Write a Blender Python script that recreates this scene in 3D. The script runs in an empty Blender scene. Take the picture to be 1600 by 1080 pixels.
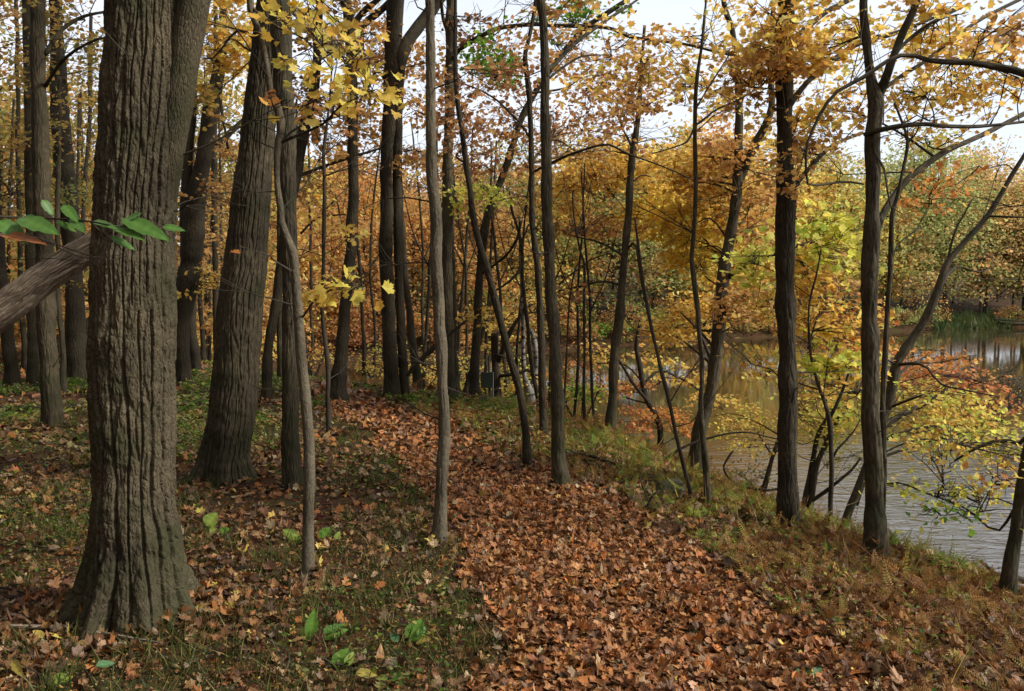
import bpy, math, numpy as np
from math import radians, sin, cos, pi, tan, atan, atan2
RS = np.random.RandomState(7)
S = bpy.context.scene
COL = S.collection

# ------------------------------------------------------------------ camera, sky, sun, exposure
F = 1300.0                                   # focal length in photo pixels (1600 x 1080)
CAMZ = 1.62
PITCH = atan(90.0 / F)
cam_d = bpy.data.cameras.new('camera')
cam_d.sensor_width = 36.0; cam_d.lens = 36.0 * F / 1600.0
cam_d.clip_start = 0.05; cam_d.clip_end = 2000
cam = bpy.data.objects.new('camera', cam_d); COL.objects.link(cam)
cam.location = (0, 0, CAMZ); cam.rotation_euler = (pi / 2 - PITCH, 0, 0)
S.camera = cam
S.view_settings.view_transform = 'Standard'; S.view_settings.look = 'None'
S.view_settings.gamma = 1.0; S.view_settings.use_curve_mapping = False
S.view_settings.exposure = 0.95
SUN_EL, SUN_AZ = radians(36), radians(104)    # azimuth clockwise from +Y: from the lake side, a little behind the viewer
w = bpy.data.worlds.new('World'); S.world = w; w.use_nodes = True
nt = w.node_tree; nt.nodes.clear()
out = nt.nodes.new('ShaderNodeOutputWorld'); bg = nt.nodes.new('ShaderNodeBackground')
sky = nt.nodes.new('ShaderNodeTexSky'); sky.sky_type = 'NISHITA'; sky.sun_disc = False
sky.sun_elevation = SUN_EL; sky.sun_rotation = SUN_AZ; sky.air_density = 1.0; sky.dust_density = 0.6
tc = nt.nodes.new('ShaderNodeTexCoord'); mp = nt.nodes.new('ShaderNodeMapping'); mp.inputs['Scale'].default_value = (1.2, 1.2, 3.5)
cn = nt.nodes.new('ShaderNodeTexNoise'); cn.inputs['Scale'].default_value = 2.2; cn.inputs['Detail'].default_value = 6
cr = nt.nodes.new('ShaderNodeMapRange'); cr.inputs[1].default_value = 0.3; cr.inputs[2].default_value = 0.62; cr.inputs[3].default_value = 0.78; cr.inputs[4].default_value = 0.97
mx = nt.nodes.new('ShaderNodeMix'); mx.data_type = 'RGBA'
mx.inputs[7].default_value = (5.25, 5.5, 6.0, 1)
nt.links.new(tc.outputs['Generated'], mp.inputs[0]); nt.links.new(mp.outputs[0], cn.inputs['Vector'])
nt.links.new(cn.outputs[0], cr.inputs[0]); nt.links.new(cr.outputs[0], mx.inputs[0])
nt.links.new(sky.outputs[0], mx.inputs[6]); nt.links.new(mx.outputs[2], bg.inputs[0])
bg.inputs[1].default_value = 0.10
nt.links.new(bg.outputs[0], out.inputs[0])
sl = bpy.data.lights.new('sun', 'SUN'); sl.energy = 2.4; sl.angle = radians(9); sl.color = (1.0, 0.93, 0.82)
so = bpy.data.objects.new('sun', sl); COL.objects.link(so)
so.rotation_euler = (pi / 2 - SUN_EL, 0, pi - SUN_AZ); so.location = (20, -10, 30)
S.cycles.max_bounces = 6; S.cycles.diffuse_bounces = 4; S.cycles.glossy_bounces = 2; S.cycles.transmission_bounces = 3
S.cycles.transparent_max_bounces = 4; S.cycles.caustics_reflective = False; S.cycles.caustics_refractive = False
S.cycles.use_adaptive_sampling = True; S.cycles.adaptive_threshold = 0.02

# ------------------------------------------------------------------ numeric helpers
def _h(ix, iy, iz, k=0):
    h = (ix.astype(np.int64) * 374761393 + iy.astype(np.int64) * 668265263 + iz.astype(np.int64) * 2147483647 + k * 974711) & 0xffffffff
    h = ((h ^ (h >> 13)) * 1274126177) & 0xffffffff
    h = ((h ^ (h >> 15)) * 2246822519) & 0xffffffff
    return ((h ^ (h >> 16)) & 0xffffff) / float(0xffffff)
def noise(x, y, z=None, k=0):
    x = np.asarray(x, float); y = np.asarray(y, float); z = np.zeros_like(x) if z is None else np.asarray(z, float)
    ix, iy, iz = np.floor(x), np.floor(y), np.floor(z)
    fx, fy, fz = x - ix, y - iy, z - iz
    ux, uy, uz = [t * t * t * (t * (t * 6 - 15) + 10) for t in (fx, fy, fz)]
    r = 0
    for a in (0, 1):
        for b in (0, 1):
            for c in (0, 1):
                r = r + _h(ix + a, iy + b, iz + c, k) * (ux if a else 1 - ux) * (uy if b else 1 - uy) * (uz if c else 1 - uz)
    return r * 2 - 1
def fbm(x, y, z=None, o=4, k=0):
    r = 0; a = .5; z = np.zeros_like(np.asarray(x, float)) if z is None else z
    for i in range(o):
        r = r + a * noise(x * 2 ** i, y * 2 ** i, z * 2 ** i, k + i); a *= .5
    return r
def worley(x, y, z, k=0):
    ix, iy, iz = np.floor(x), np.floor(y), np.floor(z)
    f1 = np.full(x.shape, 9.0); f2 = f1.copy()
    for a in (-1, 0, 1):
        for b in (-1, 0, 1):
            for c in (-1, 0, 1):
                jx, jy, jz = ix + a, iy + b, iz + c
                d = np.sqrt((jx + _h(jx, jy, jz, k) - x) ** 2 + (jy + _h(jx, jy, jz, k + 1) - y) ** 2 + (jz + _h(jx, jy, jz, k + 2) - z) ** 2)
                f2 = np.minimum(f2, np.maximum(f1, d)); f1 = np.minimum(f1, d)
    return f1, f2
def sstep(a, b, x):
    t = np.clip((x - a) / (b - a), 0, 1); return t * t * (3 - 2 * t)
def unit(v):
    return v / np.maximum(np.linalg.norm(v, axis=-1, keepdims=True), 1e-9)

# ------------------------------------------------------------------ the lie of the land
BRINK = np.array([(9, -9), (6.5, -1.5), (4.6, 2.2), (3.7, 3.9), (3.0, 5.0), (2.4, 6.1), (2.0, 7.4), (1.25, 10.3), (.5, 12.4), (-1.8, 14.2), (-4.5, 16.5), (-8, 21), (-12, 28), (-18, 38), (-27, 52), (-40, 90)], float)
FARSH = np.array([(-40, 38), (-14, 38), (-6.6, 43), (4, 52), (10.7, 58), (25, 68), (41, 77), (60, 84), (110, 100), (260, 120)], float)
LAKE = -2.2
def sdist(pl, x, y):
    best = np.full(np.shape(x), 1e9); sg = np.zeros(np.shape(x))
    for (ax, ay), (bx, by) in zip(pl[:-1], pl[1:]):
        dx, dy = bx - ax, by - ay
        t = np.clip(((x - ax) * dx + (y - ay) * dy) / (dx * dx + dy * dy), 0, 1)
        ex, ey = x - ax - t * dx, y - ay - t * dy
        d = np.hypot(ex, ey); m = d < best
        best = np.where(m, d, best); sg = np.where(m, np.where(dx * ey - dy * ex > 0, 1, -1), sg)
    return best * sg                          # > 0 on the left hand of the line's direction
def H(x, y):
    x = np.asarray(x, float); y = np.asarray(y, float)
    s = -sdist(BRINK, x, y)                   # > 0 towards the lake
    a = np.clip(s + 1.55, 0, 2.2)
    z = -.115 * a * a - .506 * np.clip(s - .65, 0, None)
    near = z + sstep(-1.6, -.4, s) * (.10 * fbm(x * 1.5 + 7, y * 1.5, o=3)) + .05 * fbm(x * .7, y * .7, o=3) + .018 * noise(x * 3.1, y * 3.1) + .25 * fbm(x * .09 + 4, y * .09, o=2) * sstep(9, 22, np.hypot(x, y))
    near = np.maximum(near, -3.4)
    f = sdist(FARSH, x, y)
    far = -3.4 + .5 * np.clip(f + 2.4, 0, 4) + .13 * np.clip(f - 1.6, 0, 60) + .3 * fbm(x * .1, y * .1, o=2)
    return np.maximum(near, far)
def ray(px, py):
    x = (px - 800.0) / F; v = (540.0 - py) / F
    d = np.array([x, cos(PITCH) + v * sin(PITCH), -sin(PITCH) + v * cos(PITCH)])
    return d / d[1]
def at(px, py, d):
    r = ray(px, py); return np.array([r[0] * d, d, CAMZ + r[2] * d])
_Y = np.concatenate([np.arange(1.2, 30, .02), np.arange(30, 140, .2)])
def ground(px, py):
    r = ray(px, py); h = H(r[0] * _Y, _Y); z = CAMZ + r[2] * _Y
    i = int(np.argmax(z < h)); return np.array([r[0] * _Y[i], _Y[i], h[i]])

# ------------------------------------------------------------------ mesh builder
class G:
    def __init__(s): s.v = []; s.f = []; s.m = []; s.bk = []; s.c = []; s.n = 0
    def add(s, v, faces, mat=0, bk=None, col=None):
        v = np.asarray(v, float).reshape(-1, 3)
        for f in faces:
            f = np.asarray(f, np.int64)
            s.f.append(f + s.n); s.m.append(np.full(len(f), mat, np.int32))
        s.v.append(v); s.n += len(v)
        s.bk.append(np.zeros((len(v), 3)) if bk is None else bk)
        s.c.append(np.ones((len(v), 3)) * .5 if col is None else col)
    def build(s, name, mats, parent=None, smooth=True, org=None):
        if not isinstance(mats, (list, tuple)): mats = [mats]
        v = np.concatenate(s.v); org = np.zeros(3) if org is None else np.asarray(org, float)
        if parent is not None: org = np.array(parent.location)
        v = v - org
        me = bpy.data.meshes.new(name)
        me.vertices.add(len(v)); me.vertices.foreach_set('co', v.astype(np.float32).ravel())
        lt = np.concatenate([np.full(len(f), f.shape[1], np.int32) for f in s.f])
        li = np.concatenate([f.ravel() for f in s.f]).astype(np.int32)
        me.loops.add(len(li)); me.loops.foreach_set('vertex_index', li)
        me.polygons.add(len(lt)); me.polygons.foreach_set('loop_start', np.concatenate([[0], np.cumsum(lt)[:-1]]).astype(np.int32))
        me.polygons.foreach_set('loop_total', lt)
        me.polygons.foreach_set('material_index', np.concatenate(s.m))
        me.polygons.foreach_set('use_smooth', np.full(len(lt), smooth))
        a = me.attributes.new('bk', 'FLOAT_VECTOR', 'POINT'); a.data.foreach_set('vector', np.concatenate(s.bk).astype(np.float32).ravel())
        c = np.concatenate(s.c); c4 = np.ones((len(c), 4), np.float32); c4[:, :3] = c
        a = me.attributes.new('col', 'FLOAT_COLOR', 'POINT'); a.data.foreach_set('color', c4.ravel())
        for m in mats: me.materials.append(m)
        me.update(); me.validate()
        o = bpy.data.objects.new(name, me); COL.objects.link(o)
        if parent is not None: o.parent = parent
        else: o.location = org
        return o
def thing(name, label, cat, loc, group=None):
    o = bpy.data.objects.new(name, None); COL.objects.link(o); o.location = [float(t) for t in loc]; o.empty_display_size = .2
    tag(o, label, cat, group); return o
def tag(o, label=None, cat=None, group=None, kind=None):
    if label: o['label'] = label
    if cat: o['category'] = cat
    if group: o['group'] = group
    if kind: o['kind'] = kind
    return o

def smooth(P, R, n=6):                         # Catmull-Rom through the points
    P = np.asarray(P, float); R = np.asarray(R, float)
    if len(P) < 3: n = max(n, 4)
    Q = np.vstack([2 * P[0] - P[1], P, 2 * P[-1] - P[-2]]); q = np.concatenate([[R[0]], R, [R[-1]]])
    o = []; r = []
    for i in range(1, len(Q) - 2):
        t = np.linspace(0, 1, n, endpoint=False)[:, None]
        a, b, c, d = Q[i - 1], Q[i], Q[i + 1], Q[i + 2]
        o.append(.5 * (2 * b + (c - a) * t + (2 * a - 5 * b + 4 * c - d) * t ** 2 + (3 * b - a - 3 * c + d) * t ** 3))
        r.append(q[i] + (q[i + 1] - q[i]) * t[:, 0])
    return np.vstack(o + [P[-1:]]), np.concatenate(r + [R[-1:]])
def resample(P, R, step):
    L = np.concatenate([[0], np.cumsum(np.linalg.norm(np.diff(P, axis=0), axis=1))])
    n = max(3, int(L[-1] / step) + 1); t = np.linspace(0, L[-1], n)
    return np.stack([np.interp(t, L, P[:, k]) for k in range(3)], 1), np.interp(t, L, R)
def tube(g, P, R, segs=8, mat=0, disp=None, cap=True, col=None):
    n = len(P); T = unit(np.gradient(P, axis=0))
    u = np.zeros((n, 3)); r0 = np.array([1., 0, 0]) if abs(T[0, 0]) < .8 else np.array([0, 1., 0])
    for i in range(n):
        r0 = r0 - T[i] * r0.dot(T[i]); r0 = r0 / np.linalg.norm(r0); u[i] = r0
    wv = np.cross(T, u)
    th = np.linspace(0, 2 * pi, segs, endpoint=False)
    L = np.concatenate([[0], np.cumsum(np.linalg.norm(np.diff(P, axis=0), axis=1))])
    ct, st = np.cos(th)[None, :], np.sin(th)[None, :]
    Rm = np.mean(R)
    rr = np.repeat(R[:, None], segs, 1)
    if disp is not None: rr = rr + disp(np.repeat(th[None], n, 0), np.repeat(L[:, None], segs, 1), rr)
    V = P[:, None, :] + rr[..., None] * (ct[..., None] * u[:, None, :] + st[..., None] * wv[:, None, :])
    bk = np.stack([np.broadcast_to(Rm * ct, (n, segs)), np.broadcast_to(Rm * st, (n, segs)), np.repeat(L[:, None], segs, 1)], -1)
    i = np.arange(n - 1)[:, None] * segs; j = np.arange(segs)[None]; k = (j + 1) % segs
    f = [np.stack([i + j, i + k, i + segs + k, i + segs + j], -1).reshape(-1, 4)]
    V = V.reshape(-1, 3); bk = bk.reshape(-1, 3)
    if cap:
        V = np.vstack([V, P[-1:], P[:1]]); bk = np.vstack([bk, bk[-1:] * [[0, 0, 1]], bk[:1] * [[0, 0, 1]]])
        c = n * segs; j = np.arange(segs); k = (j + 1) % segs
        f.append(np.stack([(n - 1) * segs + j, (n - 1) * segs + k, np.full(segs, c)], -1)); f.append(np.stack([k, j, np.full(segs, c + 1)], -1))
    g.add(V, f, mat, bk, None if col is None else np.tile(np.asarray(col, float), (len(V), 1)))
def twigs(g, P, R, mat=0):                     # P (M,K,3), R (M,K): many thin three-sided stems
    P = np.asarray(P, float); R = np.asarray(R, float)
    if len(P) == 0: return
    M, K, _ = P.shape
    T = unit(np.gradient(P, axis=1)); ref = np.where(np.abs(T[..., 2:3]) > .9, np.array([1., 0, 0]), np.array([0, 0, 1.]))
    u = unit(np.cross(T, ref)); v = np.cross(T, u)
    th = np.array([0, 2 * pi / 3, 4 * pi / 3])
    V = P[:, :, None, :] + R[:, :, None, None] * (np.cos(th)[:, None] * u[:, :, None, :] + np.sin(th)[:, None] * v[:, :, None, :])
    b = (np.arange(M) * K * 3)[:, None, None] + (np.arange(K - 1) * 3)[None, :, None] + np.arange(3)[None, None]
    b2 = (np.arange(M) * K * 3)[:, None, None] + (np.arange(K - 1) * 3)[None, :, None] + ((np.arange(3) + 1) % 3)[None, None]
    f = np.stack([b, b2, b2 + 3, b + 3], -1).reshape(-1, 4)
    g.add(V, [f], mat, np.zeros((M * K * 3, 3)) + V.reshape(-1, 3) * .3)

# ------------------------------------------------------------------ leaves
def fan(out_pts, c=(0, .25)):
    o = np.array(out_pts, float); m = o[1:-1][::-1] * [[-1, 1]]
    o = np.vstack([o, m]); v = np.vstack([[c], o]); n = len(o)
    f = np.array([(0, 1 + (i + 1) % n, 1 + i) for i in range(n)])
    return v, f
MAPLE = fan([(0, 1), (.12, .80), (.29, .80), (.27, .58), (.44, .64), (.68, .66), (.62, .44), (.84, .30), (.66, .12), (.52, -.02), (.58, -.22), (.28, -.16), (0, -.12)])
STAR = fan([(0, 1), (.26, .62), (.62, .64), (.56, .28), (.78, .1), (.36, -.2), (0, -.12)])
OVAL = fan([(0, 1), (.24, .74), (.38, .38), (.32, .02), (0, -.22)], (0, .4))
LOBE3 = (np.array([(0, -.2), (.55, .1), (.5, .6), (0, .95), (-.55, .55), (-.5, .05)]), np.array([(0, 1, 2), (0, 2, 3), (0, 3, 4), (0, 4, 5)]))
DIAM = (np.array([(0, 1), (.52, .4), (0, -.25), (-.52, .4)]), np.array([(0, 2, 1), (0, 3, 2)]))
def leaves(g, P, N, size, col, tmpl, tip=None, curl=.25, mat=0):
    P = np.asarray(P, float); M = len(P)
    if M == 0: return
    N = unit(N); t = RS.normal(size=(M, 3)) if tip is None else tip
    t = unit(t - N * np.sum(t * N, 1, keepdims=True)); b = np.cross(t, N)
    tv, tf = tmpl; x, y = tv[:, 0], tv[:, 1]
    size = np.broadcast_to(size, (M,)); c1 = RS.normal(0, curl, M); c2 = RS.normal(curl * .7, curl, M); tw = RS.normal(0, curl * .8, M)
    sx = RS.uniform(.8, 1.1, M)
    z = c1[:, None] * (y * y)[None] + c2[:, None] * (np.abs(x) ** 1.5)[None] * 1.2 + tw[:, None] * (x * y)[None]
    V = P[:, None] + size[:, None, None] * ((sx[:, None] * x[None])[..., None] * b[:, None] + y[None, :, None] * t[:, None] + z[..., None] * N[:, None])
    K = len(tv); f = (np.arange(M) * K)[:, None, None] + tf[None]
    g.add(V, [f.reshape(-1, tf.shape[1])], mat, None, np.repeat(col, K, 0))
PAL = {
 'gold': [((.83, .56, .13), 4), ((.76, .46, .10), 3), ((.86, .65, .19), 2), ((.60, .33, .08), 1)],
 'sage': [((.38, .41, .14), 3), ((.48, .48, .18), 2), ((.30, .35, .12), 2), ((.58, .50, .18), 1)],
 'peach': [((.72, .47, .21), 3), ((.64, .50, .20), 2), ((.74, .42, .17), 2), ((.58, .48, .18), 1)],
 'yellow': [((.82, .60, .12), 4), ((.78, .51, .09), 2), ((.72, .60, .14), 1)],
 'lime': [((.68, .68, .12), 3), ((.80, .74, .18), 2), ((.50, .58, .10), 2), ((.80, .62, .12), 1)],
 'rust': [((.42, .21, .085), 3), ((.52, .28, .11), 2), ((.32, .14, .06), 2), ((.58, .36, .15), 1)],
 'amber': [((.58, .34, .11), 3), ((.50, .26, .08), 3), ((.68, .44, .15), 2), ((.40, .19, .06), 1)],
 'orange': [((.66, .30, .08), 3), ((.58, .23, .06), 2), ((.70, .40, .11), 2)],
 'red': [((.54, .20, .08), 3), ((.60, .28, .10), 2), ((.44, .14, .06), 1), ((.64, .38, .12), 1.5)],
 'green': [((.13, .27, .035), 3), ((.20, .36, .04), 2), ((.30, .38, .05), 1)],
 'olive': [((.30, .29, .08), 3), ((.40, .33, .09), 2), ((.21, .24, .07), 2), ((.50, .36, .09), 1)],
 'brown': [((.27, .13, .05), 3), ((.34, .17, .06), 2), ((.20, .09, .035), 2)],
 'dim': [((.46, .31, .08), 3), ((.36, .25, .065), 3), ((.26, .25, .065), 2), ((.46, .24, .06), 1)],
 'litter': [((.33, .14, .047), 5), ((.25, .10, .035), 4), ((.39, .19, .070), 3.5), ((.42, .29, .16), 1.0), ((.14, .064, .03), 2.4), ((.42, .155, .042), 2.2), ((.24, .145, .08), 1.5), ((.6, .42, .10), .15)],
 'dull': [((.23, .11, .042), 4), ((.155, .075, .034), 4), ((.31, .17, .068), 3), ((.38, .27, .15), 1.4), ((.09, .05, .027), 3), ((.34, .135, .04), 2), ((.18, .125, .075), 1.4), ((.50, .38, .09), .45)],
 'fern': [((.22, .10, .032), 5), ((.29, .155, .045), 3), ((.27, .21, .05), 3), ((.15, .065, .023), 3), ((.38, .20, .065), 1.5)],
 'fernlime': [((.28, .27, .04), 3), ((.16, .23, .04), 3), ((.34, .28, .05), 1), ((.24, .12, .03), 1)],
 'grass': [((.065, .085, .02), 3), ((.10, .12, .028), 2), ((.19, .16, .05), 1.6), ((.045, .06, .018), 2)],
 'reed': [((.12, .20, .05), 3), ((.18, .24, .07), 2), ((.25, .26, .09), 1)],
}
def colours(name, M, pos=None):
    if '+' in name:
        a, b = name.split('+', 1); ca, cb = colours(a, M), colours(b, M)
        m = RS.rand(M) < .5 if pos is None else fbm(pos[:, 0] * .9, pos[:, 1] * .9, pos[:, 2] * 1.6, 2, 5) + RS.normal(0, .1, M) > 0
        return np.where(m[:, None], ca, cb)
    p = PAL[name]; c = np.array([q[0] for q in p]); wt = np.array([q[1] for q in p], float); wt /= wt.sum()
    k = RS.choice(len(p), M, p=wt); r = c[k] * RS.uniform(.72, 1.22, (M, 1)) * RS.uniform(.92, 1.08, (M, 3))
    return np.clip(r, .004, .82)

# ------------------------------------------------------------------ materials
def mat(name):
    m = bpy.data.materials.new(name); m.use_nodes = True; n = m.node_tree; n.nodes.clear()
    o = n.nodes.new('ShaderNodeOutputMaterial'); return m, n, o
def node(n, t, **kw):
    x = n.nodes.new('ShaderNode' + t)
    for k, v in kw.items(): setattr(x, k, v)
    return x
def leafmat(name, trans=.4, rough=.55, spec=.25):
    m, n, o = mat(name)
    a = node(n, 'Attribute', attribute_name='col'); p = node(n, 'BsdfPrincipled'); t = node(n, 'BsdfTranslucent'); mxs = node(n, 'MixShader')
    tcn = node(n, 'TexCoord'); nz = node(n, 'TexNoise'); nz.inputs['Scale'].default_value = 45; nz.inputs['Detail'].default_value = 3
    mr = node(n, 'MapRange'); mr.inputs[3].default_value = .72; mr.inputs[4].default_value = 1.25
    mu = node(n, 'Mix', data_type='RGBA', blend_type='MULTIPLY'); mu.inputs[0].default_value = 1
    n.links.new(tcn.outputs['Object'], nz.inputs['Vector']); n.links.new(nz.outputs[0], mr.inputs[0])
    n.links.new(a.outputs['Color'], mu.inputs[6]); n.links.new(mr.outputs[0], mu.inputs[7])
    p.inputs['Roughness'].default_value = rough; p.inputs['Specular IOR Level'].default_value = spec
    hs = node(n, 'HueSaturation'); hs.inputs['Saturation'].default_value = 1.0; hs.inputs['Value'].default_value = 1.15
    n.links.new(mu.outputs[2], p.inputs['Base Color']); n.links.new(mu.outputs[2], hs.inputs['Color']); n.links.new(hs.outputs[0], t.inputs[0])
    mxs.inputs[0].default_value = trans
    n.links.new(p.outputs[0], mxs.inputs[1]); n.links.new(t.outputs[0], mxs.inputs[2]); n.links.new(mxs.outputs[0], o.inputs[0])
    return m
def barkmat(name, c1, c2, sc=(34, 34, 4.5), bump=.6, moss=None, dist=.012, birch=False):
    m, n, o = mat(name)
    a = node(n, 'Attribute', attribute_name='bk'); mpn = node(n, 'Mapping'); mpn.inputs['Scale'].default_value = sc
    n.links.new(a.outputs['Vector'], mpn.inputs[0])
    wn = node(n, 'TexNoise'); wn.inputs['Scale'].default_value = .9; wn.inputs['Detail'].default_value = 3
    n.links.new(mpn.outputs[0], wn.inputs['Vector'])
    ad = node(n, 'Mix', data_type='RGBA', blend_type='LINEAR_LIGHT'); ad.inputs[0].default_value = .55
    n.links.new(mpn.outputs[0], ad.inputs[6]); n.links.new(wn.outputs['Color'], ad.inputs[7])
    vo = node(n, 'TexVoronoi', feature='DISTANCE_TO_EDGE'); vo.inputs['Scale'].default_value = 1.0
    n.links.new(ad.outputs[2], vo.inputs['Vector'])
    ss = node(n, 'MapRange'); ss.inputs[1].default_value = 0; ss.inputs[2].default_value = .3; n.links.new(vo.outputs[0], ss.inputs[0])
    fine = node(n, 'TexNoise'); fine.inputs['Scale'].default_value = 5.5; fine.inputs['Detail'].default_value = 5; n.links.new(mpn.outputs[0], fine.inputs['Vector'])
    big = node(n, 'TexNoise'); big.inputs['Scale'].default_value = 3.0; big.inputs['Detail'].default_value = 4; n.links.new(a.outputs['Vector'], big.inputs['Vector'])
    add = node(n, 'Math', operation='MULTIPLY_ADD'); add.inputs[1].default_value = .45; n.links.new(fine.outputs[0], add.inputs[0]); n.links.new(ss.outputs[0], add.inputs[2])
    mixc = node(n, 'Mix', data_type='RGBA'); mixc.inputs[6].default_value = (*c1, 1); mixc.inputs[7].default_value = (*c2, 1)
    f2 = node(n, 'MapRange'); f2.inputs[1].default_value = .3; f2.inputs[2].default_value = .72; n.links.new(fine.outputs[0], f2.inputs[0]); n.links.new(f2.outputs[0], mixc.inputs[0])
    mm = node(n, 'Mix', data_type='RGBA', blend_type='MULTIPLY'); mm.inputs[0].default_value = 1
    br = node(n, 'MapRange'); br.inputs[1].default_value = .3; br.inputs[2].default_value = .7; br.inputs[3].default_value = .5; br.inputs[4].default_value = 1.5
    n.links.new(big.outputs[0], br.inputs[0]); n.links.new(mixc.outputs[2], mm.inputs[6]); n.links.new(br.outputs[0], mm.inputs[7])
    last = mm.outputs[2]
    if birch:
        sp = node(n, 'TexNoise'); sp.inputs['Scale'].default_value = 1.0; sp.inputs['Detail'].default_value = 3
        mp2 = node(n, 'Mapping'); mp2.inputs['Scale'].default_value = (9, 9, 26); n.links.new(a.outputs['Vector'], mp2.inputs[0]); n.links.new(mp2.outputs[0], sp.inputs['Vector'])
        th = node(n, 'MapRange'); th.inputs[1].default_value = .54; th.inputs[2].default_value = .6; n.links.new(sp.outputs[0], th.inputs[0])
        mb = node(n, 'Mix', data_type='RGBA'); mb.inputs[7].default_value = (.03, .027, .022, 1); n.links.new(last, mb.inputs[6]); n.links.new(th.outputs[0], mb.inputs[0]); last = mb.outputs[2]
    if moss:
        mz = node(n, 'TexNoise'); mz.inputs['Scale'].default_value = 5; mz.inputs['Detail'].default_value = 6; n.links.new(a.outputs['Vector'], mz.inputs['Vector'])
        th = node(n, 'MapRange'); th.inputs[1].default_value = .50; th.inputs[2].default_value = .66; th.inputs[4].default_value = .7
        sz = node(n, 'SeparateXYZ'); n.links.new(a.outputs['Vector'], sz.inputs[0]); ft = node(n, 'MapRange'); ft.inputs[1].default_value = .1; ft.inputs[2].default_value = .9; ft.inputs[3].default_value = .16; ft.inputs[4].default_value = 0; n.links.new(sz.outputs[2], ft.inputs[0])
        am = node(n, 'Math'); n.links.new(mz.outputs[0], am.inputs[0]); n.links.new(ft.outputs[0], am.inputs[1]); n.links.new(am.outputs[0], th.inputs[0])
        mb = node(n, 'Mix', data_type='RGBA'); mb.inputs[7].default_value = (*moss, 1); n.links.new(last, mb.inputs[6]); n.links.new(th.outputs[0], mb.inputs[0]); last = mb.outputs[2]
    p = node(n, 'BsdfPrincipled'); p.inputs['Roughness'].default_value = .85; p.inputs['Specular IOR Level'].default_value = .2
    n.links.new(last, p.inputs['Base Color'])
    bp = node(n, 'Bump'); bp.inputs['Strength'].default_value = bump; bp.inputs['Distance'].default_value = dist
    n.links.new(add.outputs[0], bp.inputs['Height']); n.links.new(bp.outputs[0], p.inputs['Normal']); n.links.new(p.outputs[0], o.inputs[0])
    return m
M_LEAF = leafmat('leaf', .55)
M_LITTER = leafmat('dead_leaf', .12, .5, .3)
M_FERN = leafmat('fern_frond', .3, .6, .15)
M_GRASS = leafmat('grass_blade', .3, .5, .25)
M_BARK = barkmat('bark_brown', (.028, .023, .014), (.098, .080, .050), moss=(.032, .034, .015))
M_BIG = barkmat('bark_thick', (.026, .021, .012), (.128, .104, .064), sc=(70, 70, 22), bump=.8, dist=.006, moss=(.040, .042, .018))
M_PALE = barkmat('bark_pale', (.060, .050, .033), (.165, .140, .096), sc=(50, 50, 14), bump=.35, dist=.006)
M_DARK = barkmat('bark_dark', (.018, .0145, .009), (.062, .051, .032), sc=(40, 40, 6))
M_BIRCH = barkmat('bark_birch', (.15, .142, .13), (.30, .29, .265), sc=(20, 20, 30), bump=.2, birch=True)
M_TWIG = barkmat('bark_twig', (.026, .021, .015), (.064, .052, .037), sc=(30, 30, 20), bump=.2)
M_WOOD = barkmat('dead_wood', (.15, .118, .082), (.46, .385, .295), sc=(46, 46, 4.5), bump=.9, dist=.012)

def groundmat():
    m, n, o = mat('soil'); t = node(n, 'TexCoord')
    a = node(n, 'TexNoise'); a.inputs['Scale'].default_value = 1.1; a.inputs['Detail'].default_value = 6
    b = node(n, 'TexNoise'); b.inputs['Scale'].default_value = 26; b.inputs['Detail'].default_value = 5
    v = node(n, 'TexVoronoi'); v.inputs['Scale'].default_value = 17
    for q in (a, b, v): n.links.new(t.outputs['Object'], q.inputs['Vector'])
    r = node(n, 'ValToRGB'); e = r.color_ramp.elements
    e[0].position = .3; e[0].color = (.035, .022, .013, 1); e[1].position = .7; e[1].color = (.15, .075, .032, 1)
    e2 = e.new(.5); e2.color = (.085, .045, .022, 1)
    n.links.new(b.outputs[0], r.inputs[0])
    hs = node(n, 'Mix', data_type='RGBA', blend_type='MULTIPLY'); hs.inputs[0].default_value = .55
    n.links.new(r.outputs[0], hs.inputs[6]); n.links.new(v.outputs['Color'], hs.inputs[7])
    gmx = node(n, 'Mix', data_type='RGBA'); gmx.inputs[7].default_value = (.05, .06, .02, 1)
    mr = node(n, 'MapRange'); mr.inputs[1].default_value = .5; mr.inputs[2].default_value = .68; mr.inputs[4].default_value = .6
    n.links.new(a.outputs[0], mr.inputs[0]); n.links.new(mr.outputs[0], gmx.inputs[0]); n.links.new(hs.outputs[2], gmx.inputs[6])
    p = node(n, 'BsdfPrincipled'); p.inputs['Roughness'].default_value = .95; p.inputs['Specular IOR Level'].default_value = .1
    bp = node(n, 'Bump'); bp.inputs['Distance'].default_value = .03; bp.inputs['Strength'].default_value = .8
    n.links.new(b.outputs[0], bp.inputs['Height']); n.links.new(bp.outputs[0], p.inputs['Normal'])
    n.links.new(gmx.outputs[2], p.inputs['Base Color']); n.links.new(p.outputs[0], o.inputs[0]); return m
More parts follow.
